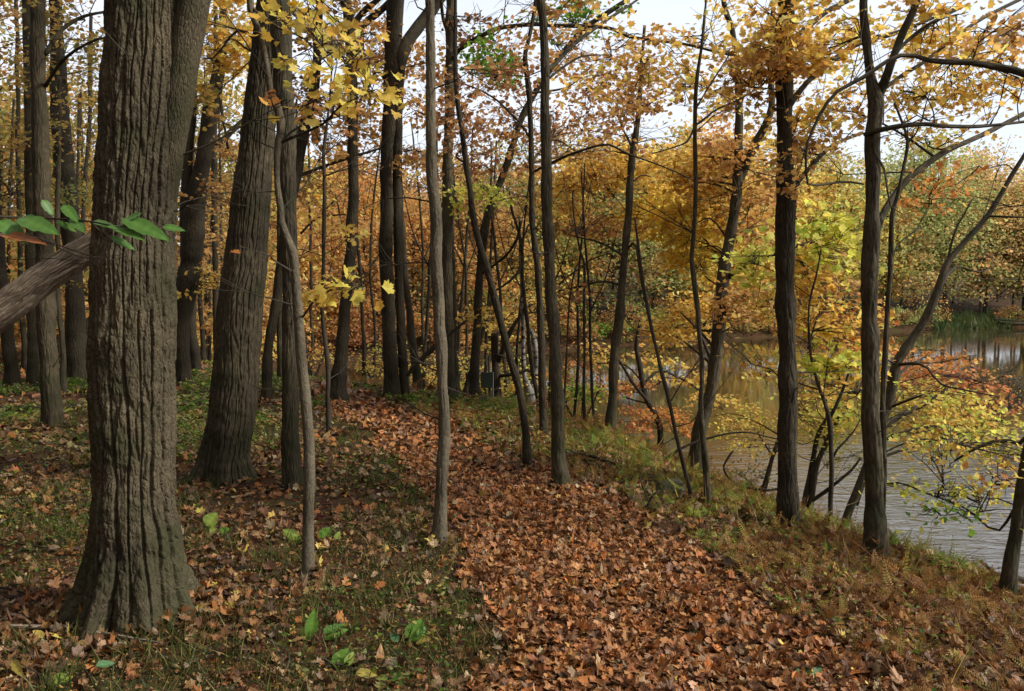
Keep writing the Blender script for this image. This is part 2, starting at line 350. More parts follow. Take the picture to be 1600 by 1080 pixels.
def watermat():
    m, n, o = mat('lake_water'); t = node(n, 'TexCoord')
    mp1 = node(n, 'Mapping'); mp1.inputs['Scale'].default_value = (1.1, 2.7, 1); mp1.inputs['Rotation'].default_value = (0, 0, radians(-14))
    a = node(n, 'TexNoise'); a.inputs['Scale'].default_value = 1.5; a.inputs['Detail'].default_value = 4; a.inputs['Roughness'].default_value = .55; a.inputs['Distortion'].default_value = 1.1
    b = node(n, 'TexNoise'); b.inputs['Scale'].default_value = .22; b.inputs['Detail'].default_value = 2
    n.links.new(t.outputs['Object'], mp1.inputs[0]); n.links.new(mp1.outputs[0], a.inputs['Vector']); n.links.new(t.outputs['Object'], b.inputs['Vector'])
    mr = node(n, 'MapRange'); mr.inputs[1].default_value = .35; mr.inputs[2].default_value = .65; mr.inputs[3].default_value = .6; mr.inputs[4].default_value = 1
    sxyz = node(n, 'SeparateXYZ'); n.links.new(t.outputs['Object'], sxyz.inputs[0]); calm = node(n, 'MapRange', interpolation_type='SMOOTHSTEP'); calm.inputs[1].default_value = 13; calm.inputs[2].default_value = 27; calm.inputs[3].default_value = 1.4; calm.inputs[4].default_value = .03; n.links.new(sxyz.outputs[1], calm.inputs[0])
    n.links.new(b.outputs[0], mr.inputs[0])
    mu = node(n, 'Math', operation='MULTIPLY'); n.links.new(a.outputs[0], mu.inputs[0]); n.links.new(mr.outputs[0], mu.inputs[1])
    p = node(n, 'BsdfPrincipled'); p.inputs['Base Color'].default_value = (.05, .035, .014, 1); p.inputs['Roughness'].default_value = .05
    p.inputs['IOR'].default_value = 2.25; p.inputs['Specular IOR Level'].default_value = .5
    bp = node(n, 'Bump'); bp.inputs['Distance'].default_value = .06; bp.inputs['Strength'].default_value = .4
    mu2 = node(n, 'Math', operation='MULTIPLY'); n.links.new(mu.outputs[0], mu2.inputs[0]); n.links.new(calm.outputs[0], mu2.inputs[1]); n.links.new(mu2.outputs[0], bp.inputs['Height']); n.links.new(bp.outputs[0], p.inputs['Normal']); n.links.new(p.outputs[0], o.inputs[0]); return m
M_SOIL = groundmat(); M_WATER = watermat()
def plain(name, c, rough=.6):
    m, n, o = mat(name); p = node(n, 'BsdfPrincipled'); p.inputs['Roughness'].default_value = rough
    t = node(n, 'TexCoord'); z = node(n, 'TexNoise'); z.inputs['Scale'].default_value = 30; n.links.new(t.outputs['Object'], z.inputs['Vector'])
    r = node(n, 'ValToRGB'); r.color_ramp.elements[0].color = (*[q * .75 for q in c], 1); r.color_ramp.elements[1].color = (*[min(1, q * 1.25) for q in c], 1)
    n.links.new(z.outputs[0], r.inputs[0]); n.links.new(r.outputs[0], p.inputs['Base Color']); n.links.new(p.outputs[0], o.inputs[0]); return m

# ------------------------------------------------------------------ ground and water
def make_ground():
    n = 560; u = np.linspace(-1, 1, n); b = 5.6; a = 330 / math.sinh(b)
    xs = a * np.sinh(b * u); ys = 7 + a * np.sinh(b * u)
    X, Y = np.meshgrid(xs, ys); Z = H(X, Y)
    V = np.stack([X, Y, Z], -1).reshape(-1, 3); i = np.arange(n - 1)[:, None] * n + np.arange(n - 1)[None]
    f = np.stack([i, i + 1, i + n + 1, i + n], -1).reshape(-1, 4)
    g = G(); g.add(V, [f]); tag(g.build('ground', M_SOIL), kind='structure')
    g = G(); g.add([(-60, -20, LAKE), (320, -20, LAKE), (320, 160, LAKE), (-60, 160, LAKE)], [[(0, 1, 2, 3)]])
    tag(g.build('water', M_WATER, smooth=False), kind='structure')
make_ground()

# ------------------------------------------------------------------ trees
def bark_disp(scale_h, scale_v, amp, k, flare=0, lobes=5, ph=0, fl=.22):
    def f(th, L, R):
        Rm = .5 * (R.min() + R.mean()); x, y = Rm * np.cos(th), Rm * np.sin(th)
        o = 0
        if amp > 0:
            N1 = max(6, int(round(2 * pi * Rm.mean() / scale_h))); N2 = int(N1 * 1.55) + 1
            wt = (.9 * fbm(x * 6, y * 6, L * .9 / scale_v * .5, 3, k + 3) + .25 * noise(x * 30, y * 30, L * 1.6 / scale_v, k + 5)) * scale_h / Rm * .75
            r1 = np.abs(np.sin(.5 * N1 * (th + wt))); r2 = np.abs(np.sin(.5 * N2 * (th + wt * 1.2) + 1.3))
            m = sstep(-.08, .08, fbm(x * 5 + 3, y * 5, L * .6 / scale_v, 2, k + 4))
            f1, f2 = worley(x / scale_h * .8, y / scale_h * .8, L / scale_v + wt, k)
            g1, g2 = worley(x / scale_h * 2.1 + 5, y / scale_h * 2.1, L / scale_v * 3.5, k + 7)
            rr = r1 * (1 - m) + r2 * m
            h = sstep(.05, .42, rr) * (.55 + .45 * sstep(.02, .2, f2 - f1)) + .16 * sstep(0, .3, g2 - g1) + .34 * fbm(x * 60, y * 60, L * 24, 4, k + 9)
            o = amp * (h - .75) * (1 + (.9 * np.exp(-L / .35) if flare else 0))
        o = o + R * .05 * noise(x * 3 + k, y * 3, L * 1.3, k) + R * (.05 if amp > .012 else .13) * noise(x * 9 + k, y * 9, L * 6, k + 2)
        if flare:
            e = np.exp(-np.clip(L - .1, 0, None) / fl)
            o = o + R * flare * e * (1 + .5 * np.cos(lobes * th + ph) + .35 * np.cos(3 * th + 1 + ph * 2) + .22 * np.cos((2 * lobes + 1) * th + 2))
        return o
    return f
TREES = []
class Tree:
    pass
def stem_world(st, d0, base=None, lean=0.0):
    P = []; R = []
    for q in st:
        px, py, wd = q[:3]; d = d0 + (q[3] if len(q) > 3 else 0)
        P.append(at(px, py, d)); R.append(.5 * wd * d / F)
    return np.array(P), np.array(R)
def tree(name, label, stems, clouds=(), bark=None, d=None, flare=.35, amp=0, sh=.03, sv=.25, top=None, cat='tree', group=None, segs=None, base_px=None, fl=.2, lobes=5, ph=0, sink=.12, twig=None, n_part=None):
    """stems: list of polylines (px,py,width[,depth offset]); first is the trunk.  clouds: foliage clouds, in photo pixels + depth or world."""
    bark = bark or M_BARK
    st0 = stems[0]
    if d is None:
        b = ground(*st0[0][:2]); d = b[1]
    root_p = at(*st0[0][:2], d); zg = float(H(root_p[0], root_p[1]))
    root = thing(name, label, cat, (root_p[0], root_p[1], zg), group)
    samples = []
    for i, st in enumerate(stems):
        P, R = stem_world(st, d)
        if i == 0:
            if P[0][2] - zg > .3: P = np.vstack([[root_p[0], root_p[1], zg - sink], P]); R = np.concatenate([[R[0] * 1.08], R])
            else: P[0][2] = zg - sink
            if top:
                t = unit(P[-1] - P[-2]); hh = top - P[-1][2]
                if hh > .5:
                    q1 = P[-1] + (t * .6 + np.array([0, 0, .4])) * hh * .5; q2 = q1 + (t * .3 + np.array([0, 0, .7])) * hh * .5
                    P = np.vstack([P, q1, q2]); R = np.concatenate([R, [R[-1] * .65, R[-1] * .22]])
        Ps, Rs = smooth(P, R, 8)
        seg = segs or int(np.clip(R.max() * 2 * pi / .02, 8, 40))
        g = G()
        if i == 0:
            if amp:
                near = Ps[:, 2] < CAMZ + 8
                Pr, Rr = resample(Ps, Rs, .010 if amp > .012 else .025)
                seg = int(np.clip(R.max() * 2 * pi / (.0036 if amp > .012 else .012), 48, 400))
            else: Pr, Rr = resample(Ps, Rs, .06)
            if R.max() < .13:
                zz = Pr[:, 2]; kk = len(TREES) * 7.3; wv = np.stack([fbm(zz * 1.6 + kk, zz * 0, o=3), fbm(zz * 1.6 + kk + 50, zz * 0, o=3), zz * 0], 1) * np.minimum(Rr * 1.0, .022)[:, None] * np.clip((zz - zg) / .3, 0, 1)[:, None]; Pr = Pr + wv
            tube(g, Pr, Rr, seg, disp=bark_disp(sh, sv, amp, 11 + len(TREES) * 3, flare, lobes, ph, fl))
            g.build('trunk', bark, root)
        else:
            Pr, Rr = resample(Ps, Rs, .08)
            tube(g, Pr, Rr, int(np.clip(seg, 6, 24)), disp=bark_disp(.03, .2, 0, 5 + i))
            g.build('limb', bark, root)
        samples.append((Pr[::3], Rr[::3]))
    SP = np.vstack([s[0] for s in samples]); SR = np.concatenate([s[1] for s in samples])
    gt, gl = G(), G()
    for c in clouds: cloud(gt, gl, SP, SR, d, c)
    ok = np.where((SP[:, 2] > zg + .5) & (SP[:, 2] < CAMZ + .42 * d) & (SR < .11))[0]
    if len(ok) and clouds is not None:
        tw = []; tr = []
        for k in RS.choice(ok, min(16, max(6, len(ok) // 3))):
            A = SP[k]; dr = unit(np.array([RS.normal(), RS.normal() * .7, RS.uniform(-.1, .8)])); L = RS.uniform(.18, .75) * (1 if d < 8 else 1.6)
            B = A + dr * L * .5 + RS.normal(0, .06, 3) * L; E = A + dr * L + np.array([0, 0, RS.uniform(-.1, .25)]) * L
            r = min(SR[k] * .4, .0035 + .004 * L); tw.append(np.array([A, (A + B) / 2 + RS.normal(0, .03, 3) * L, B, E])); tr.append([r, r * .8, r * .6, r * .2])
            for q in range(2):
                D2 = unit(dr + RS.normal(0, .6, 3)); tw.append(np.array([B, B + D2 * L * .18, B + D2 * L * .36 + RS.normal(0, .02, 3), B + D2 * L * .55])); tr.append([r * .55, r * .45, r * .3, r * .12])
        twigs(gt, np.array(tw), np.array(tr))
    if gt.n: tag(gt.build('twigs', twig or M_TWIG, root), kind='stuff')
    if gl.n: gl.build('crown', M_LEAF, root, smooth=False)
    TREES.append((root, float(stem_world(stems[0], d)[1][0]), d)); return root
def C(px, py, rx, ry, n, leaf, pal, dd=0, rd=None, per=16, sr=None, bare=0, tm=None, droop=0, d=None, boughs=None):
    return dict(px=px, py=py, rx=rx, ry=ry, n=n, leaf=leaf, pal=pal, dd=dd, rd=rd, per=per, sr=sr, bare=bare, tm=tm, droop=droop, d=d, boughs=boughs)
def W(c, r, n, leaf, pal, per=30, sr=.4, tm=None, boughs=None):
    return dict(c=c, r=r, n=n, leaf=leaf, pal=pal, per=per, sr=sr, bare=0, tm=tm, droop=0, boughs=boughs)
def cloud(gt, gl, SP, SR, d0, c):
    if 'c' in c: ctr = np.array(c['c'], float); rad = np.array(c['r'], float)
    else:
        d = c['d'] or d0 + c['dd']; ctr = at(c['px'], c['py'], d)
        rx, ry = c['rx'] * d / F, c['ry'] * d / F
        rad = np.array([rx, c['rd'] or max(.5 * (rx + ry), .3), ry])
    n = c['n']; nb = c['boughs'] or max(1, int(round(n / 9)))
    def inball(k, lo=0):
        q = unit(RS.normal(size=(k, 3))) * (RS.uniform(lo, 1, (k, 1)) ** (1 / 2.2)); return ctr + q * rad
    # boughs from the stems into the cloud
    ends = inball(nb, .25); BP = []; bps = []; brs = []
    for e in ends:
        dist = np.linalg.norm(SP - e, axis=1) + 1.4 * np.clip(SP[:, 2] - e[2] + .15 * np.linalg.norm(SP[:, :2] - e[:2], axis=1), 0, None)
        k = int(np.argmin(dist)); a = SP[k]; L = np.linalg.norm(e - a)
        if L < .05: continue
        m1 = a + (e - a) * .35 + RS.normal(0, .06, 3) * L + [0, 0, .07 * L]; m2 = a + (e - a) * .7 + RS.normal(0, .05, 3) * L + [0, 0, .06 * L]
        P, _ = smooth(np.array([a, m1, m2, e]), np.ones(4), 3)
        r0 = min(SR[k] * .55, .004 + .011 * L); bps.append(P); brs.append(np.linspace(r0, .0025, len(P)))
        BP.append(P[3:])
    if bps: twigs(gt, np.array(bps), np.array(brs))
    BP = np.vstack(BP) if BP else SP
    sp = inball(n)
    sr = c['sr'] or max(.16, float(np.mean(rad)) * .28)
    tw = []; trr = []; LP = []; LT = []
    for s in sp:
        k = int(np.argmin(np.linalg.norm(BP - s, axis=1) + RS.uniform(0, .3, len(BP)) * sr)); a = BP[k]
        m = a + (s - a) * .5 + RS.normal(0, .1, 3) * np.linalg.norm(s - a) + [0, 0, .05 * np.linalg.norm(s - a)]
        dirn = unit(s - a + RS.normal(0, .05, 3)); e = s + dirn * sr * .6 - np.array([0, 0, c['droop'] * sr])
        tw.append(np.array([a, m, s, e])); trr.append([.0045, .0035, .0025, .0012])
        for q in range(3 if not c['bare'] else c['bare']):
            dq = unit(dirn + RS.normal(0, .7, 3) * [1, 1, .5]); L = sr * RS.uniform(.6, 1.3); b = a + (s - a) * RS.uniform(.4, 1)
            tw.append(np.array([b, b + dq * L * .35 + RS.normal(0, .09, 3) * L, b + dq * L * .7 + RS.normal(0, .07, 3) * L - [0, 0, c['droop'] * L * .2], b + dq * L - [0, 0, c['droop'] * L * .5]])); trr.append([.003, .0024, .0018, .001])
        k = c['per'] if c['tm'] else int(c['per'] * 2.1)
        if k:
            o = RS.normal(size=(k, 3)) * [sr * .66, sr * .66, sr * .20] + dirn * RS.uniform(-.4, .8, (k, 1)) * sr
            LP.append(s + o - np.array([0, 0, 1]) * c['droop'] * np.abs(o[:, :1])); LT.append(unit(o + dirn * .4 * sr) * [1, 1, .5] + [0, 0, -.55])
    th = max(1.0, d0 / 9.0)
    twigs(gt, np.array(tw), np.array(trr) * min(th, 2.2))
    if LP:
        P = np.vstack(LP); M = len(P); T = np.vstack(LT) + RS.normal(0, .35, (M, 3))
        N = RS.normal(0, .55, (M, 3)) + [0, 0, 1.0]
        tm = c['tm'] or (STAR if d0 < 7.5 else LOBE3)
        leaves(gl, P, N, c['leaf'] * (1 if c['tm'] else .68) * RS.uniform(.6, 1.2, M), colours(c['pal'], M, P), tm, T, .22)

def O(px, d, z, R, n, pal, leaf=.12, Rz=None, dx=0, dy=0, per=30):
    x = (px - 800.0) / F * d
    return W((x + dx, d + dy, z), (R, R, Rz or R * .6), n, leaf, pal, per, .5, DIAM, max(4, n // 14))

# --- the big front trunk
tree('maple_tree', 'massive furrowed grey trunk nearest the viewer, roots flaring into the leaves', [
    [(208, 962, 146), (210, 915, 140), (211, 850, 131), (209, 780, 124), (207, 600, 119), (209, 400, 114), (218, 200, 109), (225, 0, 105), (228, -200, 101)],
    [(256, 330, 34, .04), (270, 210, 44, .0), (286, 100, 46, 0), (304, 0, 48, 0), (330, -160, 50, 0), (380, -420, 40, .1)]],
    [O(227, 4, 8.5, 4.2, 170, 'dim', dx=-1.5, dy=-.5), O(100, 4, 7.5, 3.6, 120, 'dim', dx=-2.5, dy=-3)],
    bark=M_BIG, amp=.023, sh=.027, sv=.42, top=10, flare=.46, fl=.17, lobes=7, ph=1.0)
tree('maple_tree', 'thick dark trunk with a flared foot, second largest, behind the massive one', [
    [(351, 748, 76), (352, 715, 71), (357, 680, 70), (364, 640, 71), (375, 495, 70), (391, 330, 60), (407, 165, 48), (424, 0, 40), (436, -120, 36)]],
    [O(424, 6.6, 9, 3.6, 120, 'dim', dx=-.5, dy=1), C(345, 60, 60, 70, 16, .085, 'gold', 1.2, .7), C(330, 140, 40, 60, 8, .08, 'dim', 1.2, .6)],
    bark=M_BARK, amp=.014, sh=.024, sv=.35, top=10, flare=.40, fl=.15, lobes=5, ph=.4)
tree('maple_tree', 'straight mid brown trunk just right of the second largest trunk', [
    [(459, 764, 29), (456, 700, 27), (455, 660, 26), (453, 500, 24), (450, 330, 24), (444, 165, 29), (436, 0, 32), (433, -90, 31)]],
    [O(436, 6.5, 9.5, 3, 60, 'dim')], bark=M_BARK, amp=.006, sh=.025, sv=.12, top=10, flare=.35, fl=.12)
tree('sapling', 'crooked pale sapling with yellow maple sprays leaning against the brown trunk', [
    [(481, 900, 20), (481, 830, 19), (480, 700, 19), (478, 640, 19), (477, 590, 17), (474, 555, 18), (471, 500, 17), (465, 450, 16), (456, 395, 16), (446, 373, 12), (435, 340, 12), (437, 325, 12), (433, 300, 11), (432, 275, 10), (434, 232, 11), (440, 205, 13), (440, 180, 15), (432, 160, 12), (425, 143, 9), (420, 112, 9), (413, 73, 10), (404, 42, 10), (394, 14, 11), (392, -30, 11)],
    [(394, 12, 4), (412, 28, 4, -.05), (440, 46, 3.5, -.1), (465, 55, 3, -.1), (486, 70, 2.5, -.15), (520, 110, 2, -.2)],
    [(470, 500, 4), (492, 470, 3, -.1), (520, 452, 2.4, -.2), (560, 452, 1.6, -.25)]],
    [C(480, 40, 60, 36, 9, .05, 'yellow', -.1, .4, 5, .16, tm=MAPLE, droop=.45), C(515, 95, 80, 50, 11, .05, 'yellow', -.2, .4, 5, .16, tm=MAPLE, droop=.5), C(560, 115, 34, 34, 6, .05, 'yellow', -.3, .3, 5, .15, tm=MAPLE, droop=.5), C(585, 150, 20, 20, 4, .05, 'yellow', -.35, .2, 4, .13, tm=MAPLE, droop=.5),
     C(500, 150, 45, 40, 5, .05, 'gold', -.1, .4, 5, .16, tm=MAPLE, droop=.5), C(450, 20, 40, 24, 4, .05, 'yellow', -.1, .3, 5, .15, tm=MAPLE, droop=.5), C(520, 30, 50, 24, 7, .056, 'gold', .2, .4, 5, .16, tm=MAPLE, droop=.5),
     C(535, 440, 42, 15, 8, .056, 'yellow', -.25, .25, 5, .12, tm=MAPLE, droop=.6),
     C(430, 155, 12, 14, 2, .05, 'orange', -.12, .1, 2, .08, tm=MAPLE, droop=.8), C(384, 388, 5, 5, 1, .05, 'orange', -.3, .05, 1, .05, tm=MAPLE, droop=.8)],
    bark=M_PALE, flare=.15, top=5.5, segs=14)

# --- left group
tree('maple_tree', 'smooth grey trunk standing alone at the left under the leaning dead log', [
    [(83, 668, 32), (81, 640, 28), (77, 580, 28), (73, 513, 27), (67, 360, 25), (64, 275, 24), (61, 122, 22), (58, 0, 21), (56, -80, 20)],
    [(71, 85, 8), (85, 62, 7, .1), (101, 43, 6, .2), (125, 28, 5, .3), (150, 21, 4, .3), (185, 16, 3, .4)],
    [(71, 135, 6), (85, 112, 5, -.1), (98, 95, 5, -.2), (122, 76, 4, -.3), (159, 58, 3, -.4)]],
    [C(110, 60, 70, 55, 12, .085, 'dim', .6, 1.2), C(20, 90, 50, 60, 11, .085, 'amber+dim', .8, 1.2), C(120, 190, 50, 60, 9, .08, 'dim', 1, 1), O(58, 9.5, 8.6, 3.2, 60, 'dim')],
    bark=M_BARK, amp=.004, sh=.03, sv=.06, top=11, flare=.22)
tree('maple_tree', 'slim trunk close beside the smooth grey trunk, on its left', [
    [(52, 603, 16), (49, 450, 15), (46, 305, 14), (43, 92, 13), (41, 0, 13), (40, -60, 12)]],
    [C(30, 200, 45, 60, 9, .09, 'amber+dim', 0, 1.5), C(60, 300, 60, 60, 9, .09, 'olive', .5, 1.5)], d=13.6, top=11)
tree('maple_tree', 'dark bent trunk behind, between the smooth grey trunk and the massive one', [
    [(120, 588, 34), (119, 540, 32), (116, 452, 24), (112, 370, 28), (104, 305, 30), (99, 240, 28), (94, 183, 27), (89, 61, 20), (86, 0, 18), (84, -60, 16)]],
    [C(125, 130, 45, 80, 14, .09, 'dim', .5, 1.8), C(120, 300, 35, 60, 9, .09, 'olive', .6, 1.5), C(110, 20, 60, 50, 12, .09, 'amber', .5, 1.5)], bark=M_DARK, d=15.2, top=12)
tree('maple_tree', 'dark trunk at the left picture edge tilting left', [
    [(22, 609, 22), (18, 570, 20), (12, 528, 20), (3, 440, 18), (-6, 330, 17), (-14, 100, 16), (-20, -60, 14)]],
    [C(8, 260, 40, 70, 11, .09, 'dim', .5, 1.5), C(10, 20, 50, 40, 9, .09, 'amber', .4, 1.5)], bark=M_DARK, top=11)
tree('sapling', 'slim dark stem left of the smooth grey trunk, far back', [[(39, 585, 9), (37, 528, 8), (33, 430, 8), (30, 300, 7), (27, 120, 6), (25, -40, 5)]], [C(30, 380, 40, 50, 7, .09, 'dim', .5, 1.5)], bark=M_DARK, d=17, top=9)
tree('sapling', 'thin stem hugging the right side of the smooth grey trunk', [[(101, 606, 9), (98, 560, 9), (92, 480, 8), (90, 380, 8), (92, 240, 6), (95, 120, 5)]], [C(100, 420, 30, 40, 5, .08, 'dim', .3, 1)], d=12.5)
tree('sapling', 'thin dark stem just left of the massive trunk, far behind', [[(140, 570, 8), (136, 520, 7), (133, 440, 7), (130, 330, 6), (140, 180, 6), (142, 20, 5)]], [C(130, 450, 22, 50, 5, .09, 'gold', .3, 1)], bark=M_DARK, d=19)
tree('maple_tree', 'forked dark trunk seen just right of the massive trunk', [
    [(286, 602, 24), (285, 560, 24), (284, 513, 24), (292, 450, 30), (300, 391, 34), (304, 330, 30), (312, 280, 27), (320, 236, 25), (333, 153, 24), (343, 105, 18), (348, 40, 12), (350, -50, 9)],
    [(293, 400, 20), (290, 330, 18), (294, 240, 15), (299, 190, 14), (301, 137, 13), (303, 50, 11), (304, -40, 9)],
    [(325, 222, 9), (345, 222, 9, .2), (362, 205, 8, .3), (378, 190, 7, .4), (410, 160, 5, .5)],
    [(341, 110, 5), (346, 170, 5, -.2), (352, 205, 4, -.3), (356, 232, 4, -.4)]],
    [C(330, 300, 45, 50, 12, .09, 'amber', .2, 1.2), C(350, 60, 45, 60, 14, .09, 'gold', -.4, 1.2), C(310, 430, 40, 40, 8, .085, 'gold', -.5, 1), C(370, 250, 35, 60, 10, .09, 'amber', .5, 1), O(340, 14, 10, 3, 50, 'dim')],
    bark=M_DARK, amp=0, top=12)
tree('maple_tree', 'straight trunk beside the foot of the forked dark trunk', [[(306, 582, 15), (303, 540, 14), (300, 513, 14), (300, 440, 13), (299, 300, 11), (297, 150, 9)]], [C(320, 380, 30, 50, 8, .09, 'amber', .4, 1.2)], bark=M_DARK, d=16)
tree('sapling', 'slim stem right of the forked trunk, before yellow leaves', [[(318, 570, 9), (317, 540, 8), (315, 513, 8), (313, 440, 7), (312, 330, 6)]], [C(325, 470, 20, 40, 5, .09, 'gold', .3, 1)], bark=M_DARK, d=18)
tree('maple_tree', 'dark trunk seen tight against the left side of the second largest trunk', [[(340, 585, 10), (338, 500, 10), (336, 391, 9), (334, 280, 9), (336, 120, 7), (338, -20, 6)]], [C(335, 330, 30, 50, 8, .09, 'amber', .3, 1.2)], bark=M_DARK, d=17.5)
tree('maple_tree', 'leaning dark tree crossing behind the brown trunk towards the upper right', [
    [(415, 598, 16), (420, 550, 15), (427, 505, 15), (436, 440, 16), (448, 350, 18), (461, 280, 20), (468, 238, 19), (480, 183, 17), (491, 130, 15), (496, 60, 13), (500, -20, 11)],
    [(466, 276, 6), (485, 268, 5, .2), (504, 261, 5, .3), (544, 247, 5, .4), (575, 238, 4, .5), (600, 232, 3, .6), (650, 236, 2.5, .7), (700, 246, 2, .8)],
    [(470, 365, 4), (490, 345, 3.5, .2), (510, 338, 3, .3), (540, 335, 2, .4)]],
    [C(520, 210, 55, 60, 14, .095, 'amber', .6, 1.3), C(480, 300, 40, 40, 9, .09, 'amber', .6, 1), C(560, 190, 40, 70, 12, .095, 'amber', 1, 1.5), C(520, 20, 50, 50, 9, .09, 'brown', .6, 1.2), C(470, 120, 40, 60, 9, .09, 'brown+gold', .6, 1)],
    bark=M_DARK, d=12, top=9)
tree('sapling', 'slim upright stem behind the brown trunk at its left foot', [[(438, 592, 9), (437, 560, 9), (437, 500, 9), (436, 430, 8), (436, 330, 7)]], [], d=14)

# --- centre
tree('sapling', 'thin knobbly sapling between the crooked pale sapling and the path', [
    [(515, 680, 8), (513, 660, 8), (511, 620, 7), (512, 590, 7), (509, 544, 7), (505, 500, 7), (504, 467, 6), (505, 400, 6), (506, 330, 6), (506, 240, 5.5), (512, 185, 4), (517, 120, 3), (519, 40, 2.4)],
    [(507, 330, 2), (530, 305, 1.6, .1), (545, 292, 1.2, .2)]],
    [C(520, 370, 45, 60, 6, .08, 'gold', .3, .6), C(525, 180, 30, 60, 5, .08, 'amber', .3, .5)], bark=M_TWIG, flare=.1)
tree('maple_tree', 'dark leaning tree on the left edge of the path at the bend', [
    [(527, 628, 28), (528, 600, 24), (533, 560, 21), (536, 528, 20), (545, 431, 18), (550, 350, 17), (552, 275, 17), (550, 122, 16), (545, 30, 15), (538, 0, 15), (530, -60, 13)],
    [(551, 60, 12), (562, 45, 12, .1), (580, 28, 11, .2), (600, 12, 10, .2), (640, -30, 8, .3)], [(551, 42, 10), (566, 20, 9, -.1), (590, 0, 8, -.2), (620, -30, 7, -.2)]],
    [C(580, 60, 40, 50, 9, .095, 'amber', .3, 1.2), C(570, 180, 30, 40, 6, .09, 'amber', .5, 1), C(520, 60, 50, 40, 7, .09, 'gold', .4, 1), O(545, 12, 10, 3, 50, 'amber')],
    bark=M_DARK, top=12, flare=.3)
tree('maple_tree', 'twin stemmed dark tree in the middle, right of the path bend', [
    [(613, 624, 26), (611, 600, 23), (608, 520, 21), (604, 431, 20), (604, 330, 20), (604, 275, 19), (609, 160, 20), (614, 90, 26), (618, 20, 26), (620, -60, 24)],
    [(633, 618, 17, .1), (629, 560, 15, .1), (624, 452, 14, .1), (621, 330, 14, .1), (621, 250, 14, .1), (621, 180, 16, .05), (622, 110, 22, 0), (632, 74, 21, 0), (651, 46, 20, .1), (680, 8, 18, .2), (720, -50, 15, .3)],
    [(604, 130, 5), (590, 110, 5, -.1), (578, 132, 4, -.2), (560, 165, 3, -.3)]],
    [C(645, 120, 40, 95, 16, .095, 'amber', .5, 1.2), C(600, 60, 40, 50, 8, .09, 'amber', .4, 1), C(650, 250, 30, 50, 7, .09, 'amber', .6, 1), O(630, 12, 10, 3.4, 70, 'amber')],
    bark=M_DARK, top=12, flare=.25, amp=0)
tree('maple_tree', 'grey tree with rough foot leaning left behind the twin stems', [[(653, 622, 17), (652, 600, 13), (648, 560, 12), (644, 525, 12), (640, 490, 11), (635, 452, 10), (631, 400, 9), (627, 330, 8), (622, 200, 6)]], [], d=13.2, flare=.5)
tree('maple_tree', 'peeling pale grey trunk standing on the left edge of the path', [
    [(685, 852, 22), (687, 810, 20), (690, 740, 18), (693, 660, 18), (692, 600, 17), (690, 540, 17), (687, 500, 16), (684, 422, 16), (679, 330, 16), (675, 275, 15), (671, 153, 14), (670, 60, 13), (670, 0, 13), (670, -60, 12)]],
    [O(670, 5.3, 8.5, 2.0, 12, 'amber')], bark=M_PALE, amp=.005, sh=.026, sv=.16, top=9, flare=.2, fl=.1)
tree('maple_tree', 'straight grey trunk right behind the peeling pale one, bearing a long bough', [
    [(701, 640, 17), (702, 590, 17), (703, 528, 17), (699, 452, 17), (700, 330, 17), (700, 244, 16), (703, 122, 15), (705, 0, 14), (707, -80, 13)],
    [(708, 92, 7), (718, 78, 7, -.2), (743, 61, 7, -.4), (765, 50, 6.5, -.8), (786, 43, 6.5, -1.2), (835, 38, 6, -2), (860, 40, 6, -2.4), (945, 43, 5.5, -3.4), (982, 57, 5, -3.8), (1030, 64, 4.6, -4.2), (1074, 70, 4.2, -4.6), (1150, 87, 3.6, -5), (1251, 90, 2.6, -5.4), (1330, 96, 1.6, -5.6)],
    [(704, 60, 5), (697, 45, 5, .1), (691, 20, 5, .1), (688, -30, 4, .1)]],
    [C(760, 95, 45, 45, 15, .085, 'green', -1, .8), C(735, 40, 40, 30, 6, .085, 'brown', 0, .8), C(960, 60, 60, 24, 4, .05, 'amber', -3.4, .5, 10), C(1060, 70, 60, 20, 3, .045, 'gold', -4.4, .5, 10), O(703, 12, 10, 3, 50, 'amber')],
    bark=M_BARK, d=11.6, top=12)
tree('maple_tree', 'grey trunk low behind the straight grey trunk, foot in ferns', [[(713, 634, 15), (711, 600, 13), (710, 560, 12), (709, 515, 12), (707, 440, 11), (706, 340, 9)]], [], d=12.8)
tree('maple_tree', 'slanting twin grey stems rising from the ferns beside the dark post', [[(722, 636, 9), (728, 610, 7), (738, 570, 7), (752, 525, 6), (768, 470, 5)], [(728, 634, 7, .1), (735, 605, 6, .1), (747, 575, 5, .1)]], [C(750, 500, 30, 30, 5, .085, 'gold', .2, .7)], d=12.5)
tree('maple_tree', 'thin S-curved trunk slanting over the right path edge', [
    [(826, 732, 14), (821, 690, 13), (815, 630, 12), (806, 590, 12), (797, 560, 12), (786, 513, 12), (777, 480, 11.5), (768, 446, 11), (760, 415, 11), (751, 388, 10), (740, 336, 9), (732, 285, 9), (725, 244, 8.5), (720, 200, 8), (717, 171, 7.5), (713, 119, 7), (711, 60, 6), (712, -20, 5)]],
    [C(740, 170, 60, 90, 14, .07, 'rust', .5, 1, 14, bare=5), C(690, 190, 45, 80, 9, .07, 'rust', .6, .8, 12, bare=5)], bark=M_DARK, amp=0, flare=.2)
